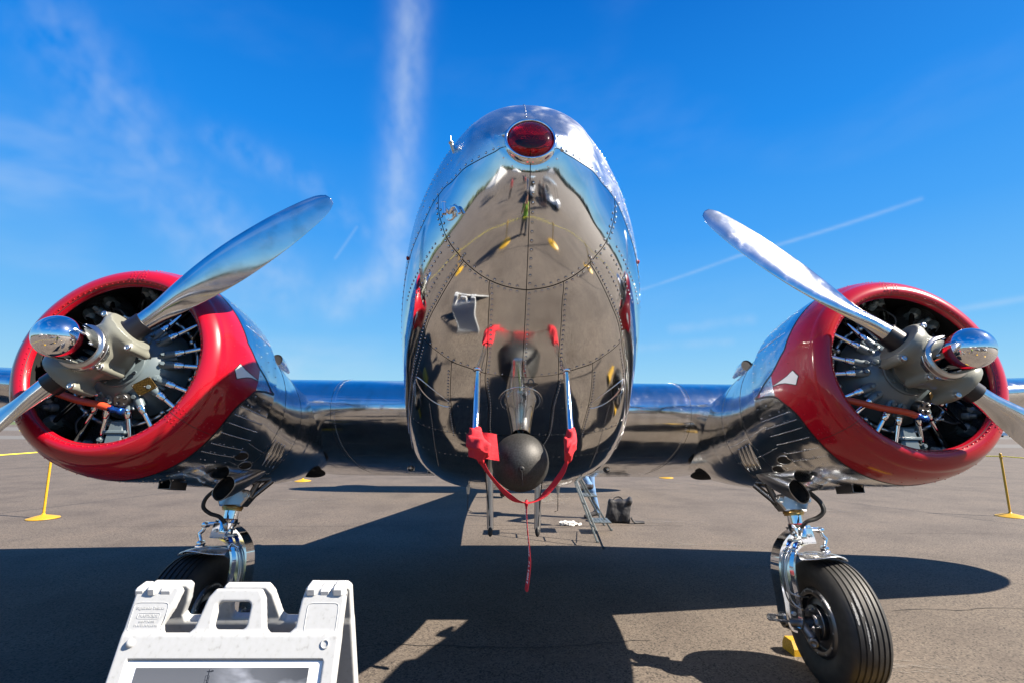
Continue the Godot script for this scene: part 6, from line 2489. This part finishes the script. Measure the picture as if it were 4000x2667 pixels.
func build_people() -> void:
	var skin := Color(0.42, 0.23, 0.15)
	var jeans := Color(0.10, 0.20, 0.38)
	var dark := Color(0.02, 0.02, 0.024)
	# the man with one foot on the steps behind the aircraft
	var J := {"hip": Vector3(-0.15, 0.96, 0.10), "chest": Vector3(-0.28, 1.30, 0.08), "neck": Vector3(-0.36, 1.45, 0.06), "head": Vector3(-0.43, 1.58, 0.05),
		"sh_l": Vector3(-0.34, 1.40, 0.24), "sh_r": Vector3(-0.30, 1.40, -0.12), "el_l": Vector3(-0.52, 1.22, 0.30), "el_r": Vector3(-0.50, 1.24, -0.16), "wr_l": Vector3(-0.72, 1.36, 0.24), "wr_r": Vector3(-0.70, 1.36, -0.08), "ha_l": Vector3(-0.79, 1.40, 0.22), "ha_r": Vector3(-0.77, 1.40, -0.06),
		"hip_l": Vector3(-0.17, 0.91, 0.20), "hip_r": Vector3(-0.12, 0.91, 0.0), "kn_l": Vector3(-0.42, 1.00, 0.62), "kn_r": Vector3(-0.08, 0.50, 0.03), "an_l": Vector3(-0.22, 0.645, 0.80), "an_r": Vector3(0.03, 0.10, -0.02), "to_l": Vector3(-0.40, 0.61, 0.84), "to_r": Vector3(-0.20, 0.045, 0.06), "look": Vector3(-1, 0, 0)}
	var m := person_mesh(J, {"skin": skin, "legs": Color(0.09, 0.17, 0.31), "top": Color(0.10, 0.11, 0.13), "shoe": dark, "hair": Color(0.05, 0.04, 0.03)}, 0.018)
	lone("person", m, M.painted_person, "man in blue jeans and black shoes with one foot up on the metal steps", "person", Vector3(1.53, 0.0, -9.30))
	# people mirrored in the nose: the photographer and visitors behind
	var list := [
		[Vector3(0.02, 0, 0.50), 0.0, 1.0, 1.0, {"skin": skin, "legs": Color(0.05, 0.055, 0.07), "top": Color(0.16, 0.34, 0.03), "shoe": dark, "hair": Color(0.04, 0.03, 0.02), "short_sleeves": true}, "person in a bright green top behind the rope, mirrored in the nose seam"],
		[Vector3(-0.85, 0, 7.6), 2.6, 1.02, 0.0, {"skin": skin, "legs": Color(0.30, 0.27, 0.22), "top": Color(0.30, 0.05, 0.07), "shoe": Color(0.5, 0.5, 0.5), "hair": dark, "shorts": true, "short_sleeves": true}, "visitor in a dark red top and shorts, mirrored high on the nose"],
		[Vector3(-0.10, 0, 6.4), 3.4, 0.98, 0.0, {"skin": skin, "legs": jeans, "top": Color(0.25, 0.33, 0.45), "shoe": Color(0.6, 0.6, 0.6), "hair": dark, "short_sleeves": true}, "visitor in pale blue top and jeans, mirrored high on the nose"],
		[Vector3(2.15, 0, 3.3), 0.4, 1.03, 0.0, {"skin": skin, "legs": Color(0.03, 0.03, 0.035), "top": Color(0.035, 0.04, 0.05), "shoe": dark, "hair": dark, "shorts": true}, "tall visitor in black clothes and shorts, mirrored on the right of the nose"],
		[Vector3(2.75, 0, 3.5), 0.7, 0.92, 0.0, {"skin": skin, "legs": Color(0.02, 0.02, 0.02), "top": Color(0.06, 0.05, 0.05), "shoe": dark, "hair": Color(0.03, 0.02, 0.02), "shorts": true, "short_sleeves": true}, "shorter visitor in black beside the tall one, mirrored in the nose"],
		[Vector3(-1.7, 0, 10.5), 0.3, 1.0, 0.0, {"skin": skin, "legs": dark, "top": Color(0.05, 0.06, 0.10), "shoe": dark, "hair": dark}, "visitor in navy top and black trousers, mirrored small left of the nose seam"],
		[Vector3(-1.2, 0, 11.5), 1.9, 1.04, 0.0, {"skin": skin, "legs": jeans, "top": dark, "shoe": dark, "hair": dark}, "visitor in black top and jeans, mirrored small beside the navy one"],
		[Vector3(0.5, 0, 12.5), 4.0, 1.0, 0.0, {"skin": skin, "legs": Color(0.2, 0.18, 0.14), "top": Color(0.5, 0.5, 0.5), "shoe": dark, "hair": dark, "short_sleeves": true}, "visitor in a light grey shirt, mirrored just under the nose lamp"],
		[Vector3(-3.3, 0, 6.2), 5.0, 1.0, 0.0, {"skin": skin, "legs": dark, "top": Color(0.22, 0.02, 0.03), "shoe": dark, "hair": dark}, "visitor in a red jacket, mirrored at the left of the nose cap"],
	]
	for q in list:
		var pm := person_mesh(stand(q[2], q[3]), q[4], 0.024)
		var o := lone("person", pm, M.painted_person, q[5], "person", q[0])
		o.rotation.y = q[1]

func build_ladder_and_bag() -> void:
	var t := thing("step_ladder", "dark grey metal folding steps behind the fuselage with a person's foot on them", "ladder", Vector3(1.25, 0, -7.7))
	var top := Vector3(-0.40, 1.10, -0.10)
	for q in [[Vector3(0.0, 0.0, 0.62), Vector3(-0.02, 0, 0.28)], [Vector3(0.30, 0, -0.95), Vector3(0.34, 0, -0.55)]]:
		for e in 2:
			var r := MB.new()
			var foot: Vector3 = q[e]
			var up := top + Vector3(0, 0, 0.22 if e == 0 else -0.02)
			if q[0].x > 0.2:
				up = top + Vector3(0.03, 0, 0.18 if e == 1 else -0.08)
			var d := up - foot
			r.box(Transform3D(facing(foot + d * 0.5, d, Vector3(0, 0, 1)).basis, foot + d * 0.5), Vector3(0.028, 0.018, d.length()), 0.004)
			r.box(Transform3D(Basis.IDENTITY, foot + Vector3(0, 0.015, 0)), Vector3(0.04, 0.03, 0.03), 0.006)
			part("rail", r, M.ladder_grey, t)
	for h in [0.24, 0.52, 0.80]:
		var r := MB.new()
		var a := Vector3(0.0, 0.0, 0.62).lerp(top + Vector3(0, 0, 0.22), h / 1.10)
		var b := Vector3(-0.02, 0, 0.28).lerp(top + Vector3(0, 0, -0.02), h / 1.10)
		r.rod(a, b, 0.009, 8)
		part("cross_rod", r, M.ladder_grey, t)
	for q in [[Vector3(0.155, 0.175, -0.42), Vector3(0.26, 0.022, 0.36)], [Vector3(-0.05, 0.565, -0.36), Vector3(0.24, 0.022, 0.34)], [Vector3(-0.36, 1.095, -0.02), Vector3(0.24, 0.025, 0.36)]]:
		var s := MB.new()
		s.box(Transform3D(Basis.IDENTITY, q[0]), q[1], 0.006)
		for k in 4:
			s.box(Transform3D(Basis.IDENTITY, q[0] + Vector3(-0.08 + 0.053 * k, 0.013, 0)), Vector3(0.012, 0.006, 0.30), 0.002)
		part("tread", s, M.ladder_grey, t)
	for q in [[Vector3(0.0, 0.3, 0.4), Vector3(0.13, 0.32, -0.35)]]:
		var r := MB.new()
		r.rod(q[0], q[1], 0.006, 6)
		part("stay_bar", r, M.ladder_grey, t)
	# the soft black bag
	var b := thing("soft_bag", "black soft bag with a carry handle standing on the ground by the steps", "bag", Vector3(1.86, 0, -8.97), -0.15)
	var n := FastNoiseLite.new()
	n.seed = 4
	n.frequency = 6.0
	n.fractal_octaves = 3
	var bd := MB.new()
	blob(bd, Vector3(-0.30, -0.02, -0.22), Vector3(0.30, 0.46, 0.22), 0.014, func(p: Vector3) -> float:
		var lean := 0.10 * (p.y - 0.2)
		var q := Vector3(absf(p.x - lean) - 0.205 + 0.035 * p.y, absf(p.y - 0.188) - 0.185, absf(p.z) - 0.125 + 0.10 * maxf(p.y - 0.15, 0.0))
		var r := 0.045
		q += Vector3.ONE * r
		var d := q.max(Vector3.ZERO).length() + minf(maxf(q.x, maxf(q.y, q.z)), 0.0) - r
		d -= 0.05 * exp(-pow((p.x - 0.20) / 0.06, 2.0)) * smoothstep(0.26, 0.40, p.y)
		return d + 0.016 * n.get_noise_3d(p.x, p.y * 0.7, p.z) + 0.006 * sin(p.x * 34.0 + p.y * 8.0))
	part("body", bd, M.bag_black, b)
	var hd := MB.new()
	hd.tube(curve([Vector3(-0.10, 0.335, 0.06), Vector3(-0.07, 0.40, 0.03), Vector3(0.0, 0.418, 0.0), Vector3(0.06, 0.395, 0.03), Vector3(0.08, 0.335, 0.06)], 6), 0.012, 8, true, 0.5)
	part("carry_handle", hd, M.bag_black, b)
	var sp := MB.new()
	sp.tube(curve([Vector3(0.20, 0.10, 0.10), Vector3(0.25, 0.03, 0.10), Vector3(0.34, 0.022, 0.06), Vector3(0.42, 0.018, 0.05)], 6), 0.017, 8, true, 2.0)
	part("loose_strap", sp, M.bag_black, b)
	# the crumpled rag
	var rg := MB.new()
	var n2 := FastNoiseLite.new()
	n2.seed = 12
	n2.frequency = 9.0
	n2.fractal_octaves = 3
	blob(rg, Vector3(-0.24, -0.02, -0.14), Vector3(0.24, 0.14, 0.14), 0.011, func(p: Vector3) -> float:
		var d := smin(cap(p, Vector3(-0.13, 0.025, 0.0), Vector3(0.03, 0.035, 0.02), 0.04, 0.05), cap(p, Vector3(0.03, 0.03, 0.0), Vector3(0.17, 0.012, -0.03), 0.03, 0.02), 0.03)
		return d + 0.035 * n2.get_noise_3d(p.x, p.y * 1.4, p.z))
	lone("cleaning_rag", rg, M.rag_white, "crumpled white rag lying on the asphalt left of the steps", "rag", Vector3(0.98, 0.0, -8.64))

func build_far_things() -> void:
	# parked car at the far right edge, tents, carts and trees that the polished metal mirrors
	var car := thing("parked_car", "small pale parked car far off at the right edge", "car", Vector3(113.0, 0, -115.0), 0.3)
	var b := MB.new()
	b.prism(PackedVector2Array([Vector2(-2.2, 0.35), Vector2(2.2, 0.35), Vector2(2.25, 0.8), Vector2(1.3, 0.95), Vector2(0.7, 1.5), Vector2(-1.3, 1.52), Vector2(-2.1, 1.0)]), Transform3D.IDENTITY, -0.9, 0.9, 0.12)
	part("body", b, M.white_paint, car)
	var w := MB.new()
	w.prism(PackedVector2Array([Vector2(1.15, 0.98), Vector2(0.64, 1.42), Vector2(-1.2, 1.44), Vector2(-1.7, 1.02)]), Transform3D.IDENTITY, -0.91, 0.91, 0.0)
	part("window", w, M.window_glass, car)
	for x in [-1.35, 1.4]:
		for z in [-0.8, 0.8]:
			var wh := MB.new()
			wh.lathe([Vector2(0.0, -0.1), Vector2(0.33, -0.1), Vector2(0.33, 0.1), Vector2(0.0, 0.1)], Transform3D(Basis.IDENTITY, Vector3(x, 0.33, z)), 16)
			part("wheel", wh, M.black_rubber, car)
	var spots := [[Vector3(1.35, 0, 5.6), 0.5, "white golf cart with a roof, mirrored near the nose's centre seam"], [Vector3(4.6, 0, 4.9), -0.6, "white golf cart mirrored at the right of the nose, beyond two visitors"]]
	var first: Node3D
	for q in spots:
		if first:
			var d := first.duplicate()
			d.name = named("golf_cart")
			add_child(d)
			d.position = q[0]
			d.rotation.y = q[1]
			d.set_meta("label", q[2])
			continue
		var c := thing("golf_cart", q[2], "golf cart", q[0], q[1], "golf carts behind the photographer")
		first = c
		var body := MB.new()
		body.prism(PackedVector2Array([Vector2(-1.1, 0.25), Vector2(1.1, 0.25), Vector2(1.15, 0.62), Vector2(0.8, 0.82), Vector2(0.62, 0.55), Vector2(0.0, 0.42), Vector2(-0.1, 0.68), Vector2(-1.1, 0.72)]), Transform3D(Basis(Vector3.UP, PI / 2), Vector3.ZERO), -0.58, 0.58, 0.05)
		part("body", body, M.white_paint, c)
		var rf := MB.new()
		rf.box(Transform3D(Basis.IDENTITY, Vector3(0, 1.82, 0.1)), Vector3(1.15, 0.06, 1.9), 0.03)
		part("roof", rf, M.white_paint, c)
		for x in [-0.5, 0.5]:
			for z in [-0.85, 0.95]:
				var p := MB.new()
				p.rod(Vector3(x, 0.6, z), Vector3(x * 0.98, 1.8, z * 0.85 + 0.05), 0.018, 8)
				part("post", p, M.dark_steel, c)
		var seat := MB.new()
		seat.box(Transform3D(Basis.IDENTITY, Vector3(0, 0.76, 0.25)), Vector3(1.0, 0.12, 0.45), 0.04)
		seat.box(Transform3D(Basis(Vector3.RIGHT, 0.15), Vector3(0, 1.02, 0.48)), Vector3(1.0, 0.45, 0.10), 0.04)
		part("seat", seat, M.black_rubber, c)
		for x in [-0.5, 0.5]:
			for z in [-0.8, 0.8]:
				var wh := MB.new()
				wh.lathe([Vector2(0.0, -0.09), Vector2(0.2, -0.09), Vector2(0.22, -0.05), Vector2(0.22, 0.05), Vector2(0.2, 0.09), Vector2(0.0, 0.09)], Transform3D(Basis(Vector3.UP, PI / 2), Vector3(x, 0.22, z)), 20)
				part("wheel", wh, M.black_rubber, c)
	var tents := [[Vector3(-9.5, 0, 11.0), "white pitched tent mirrored nearest at the left of the nose"], [Vector3(-14.5, 0, 15.0), "white pitched tent mirrored second along the left of the nose"], [Vector3(-6.0, 0, 19.0), "white pitched tent mirrored furthest off, towards the nose's middle"], [Vector3(13.0, 0, 17.0), "white pitched tent mirrored on the right of the nose"]]
	first = null
	for q in tents:
		if first:
			var d := first.duplicate()
			d.name = named("canopy_tent")
			add_child(d)
			d.position = q[0]
			d.set_meta("label", q[1])
			continue
		var c := thing("canopy_tent", q[1], "tent", q[0], 0.3, "white tents behind the photographer")
		first = c
		var rf := MB.new()
		for k in 4:
			var a := Basis(Vector3.UP, k * PI / 2)
			rf.flat3(a * Vector3(-1.6, 2.2, 1.6), a * Vector3(1.6, 2.2, 1.6), Vector3(0, 3.2, 0), (a * Vector3(0, 1.6, 1.0)).normalized())
			rf.quad(a * Vector3(-1.6, 1.95, 1.6), a * Vector3(1.6, 1.95, 1.6), a * Vector3(1.6, 2.2, 1.6), a * Vector3(-1.6, 2.2, 1.6), a * Vector3(0, 0, 1))
		part("roof", rf, M.rag_white, c)
		for x in [-1.55, 1.55]:
			for z in [-1.55, 1.55]:
				var p := MB.new()
				p.rod(Vector3(x, 0, z), Vector3(x, 2.0, z), 0.03, 8)
				part("post", p, M.steel, c)
	# far wood behind the apron, one mass of foliage
	var tr := MB.new()
	tr.col = Color(1, 1, 1)
	for i in 260:
		var a := lerpf(-1.75, 1.75, i / 259.0) + rng.randf_range(-0.01, 0.01)
		var R := rng.randf_range(165, 200)
		var h := rng.randf_range(5, 10)
		var p := Vector3(sin(a) * R, h * 0.45, cos(a) * R)
		tr.ball(p, Vector3(rng.randf_range(4, 7), h * 0.62, 4.0), 8, 5, Basis(Vector3.UP, rng.randf() * TAU))
	var o := part("far_wood", tr, mat("far_leaves", lin(0.045, 0.06, 0.03), 0.95), self)
	stuff(o)
	o.set_meta("label", "low line of trees along the far edge of the field behind the visitors")
	o.set_meta("category", "trees")

func _ready() -> void:
	rng.seed = 1935
	ready_camera_and_light()
	make_materials()
	build_ground()
	# the aircraft: its own axes are pitched nose up and turned a little
	B0 = Basis(Vector3.UP, deg_to_rad(1.4)) * Basis(Vector3.RIGHT, deg_to_rad(-10.0))
	plane = thing("airplane", "polished bare metal twin engined propeller airplane with red engine cowlings, seen nose on", "airplane")
	plane.transform = Transform3D(B0, O0)
	build_fuselage()
	build_nose_fittings()
	for side in [-1.0, 1.0]:
		build_cowling(side)
		build_nacelle(side)
	var eng := build_engine()
	eng.position = Vector3(-EX, 0, 0)
	plane.add_child(eng)
	var eng2: Node3D = eng.duplicate()
	eng2.position = Vector3(EX, 0, 0)
	plane.add_child(eng2, true)
	var prop := build_propeller()
	prop.transform = Transform3D(Basis(Vector3(0, 0, 1), deg_to_rad(42.0 - 90.0)), Vector3(-EX, 0, 0.112))
	plane.add_child(prop)
	var prop2: Node3D = prop.duplicate()
	prop2.transform = Transform3D(Basis(Vector3(0, 0, 1), deg_to_rad(90.0 - 40.0)), Vector3(EX, 0, 0.112))
	plane.add_child(prop2, true)
	build_wings()
	for sx in [-1.0, 1.0]:
		build_gear(sx)
	build_streamer()
	build_wheel_chocks()
	build_sign()
	build_stanchions()
	build_ladder_and_bag()
	build_people()
	build_far_things()
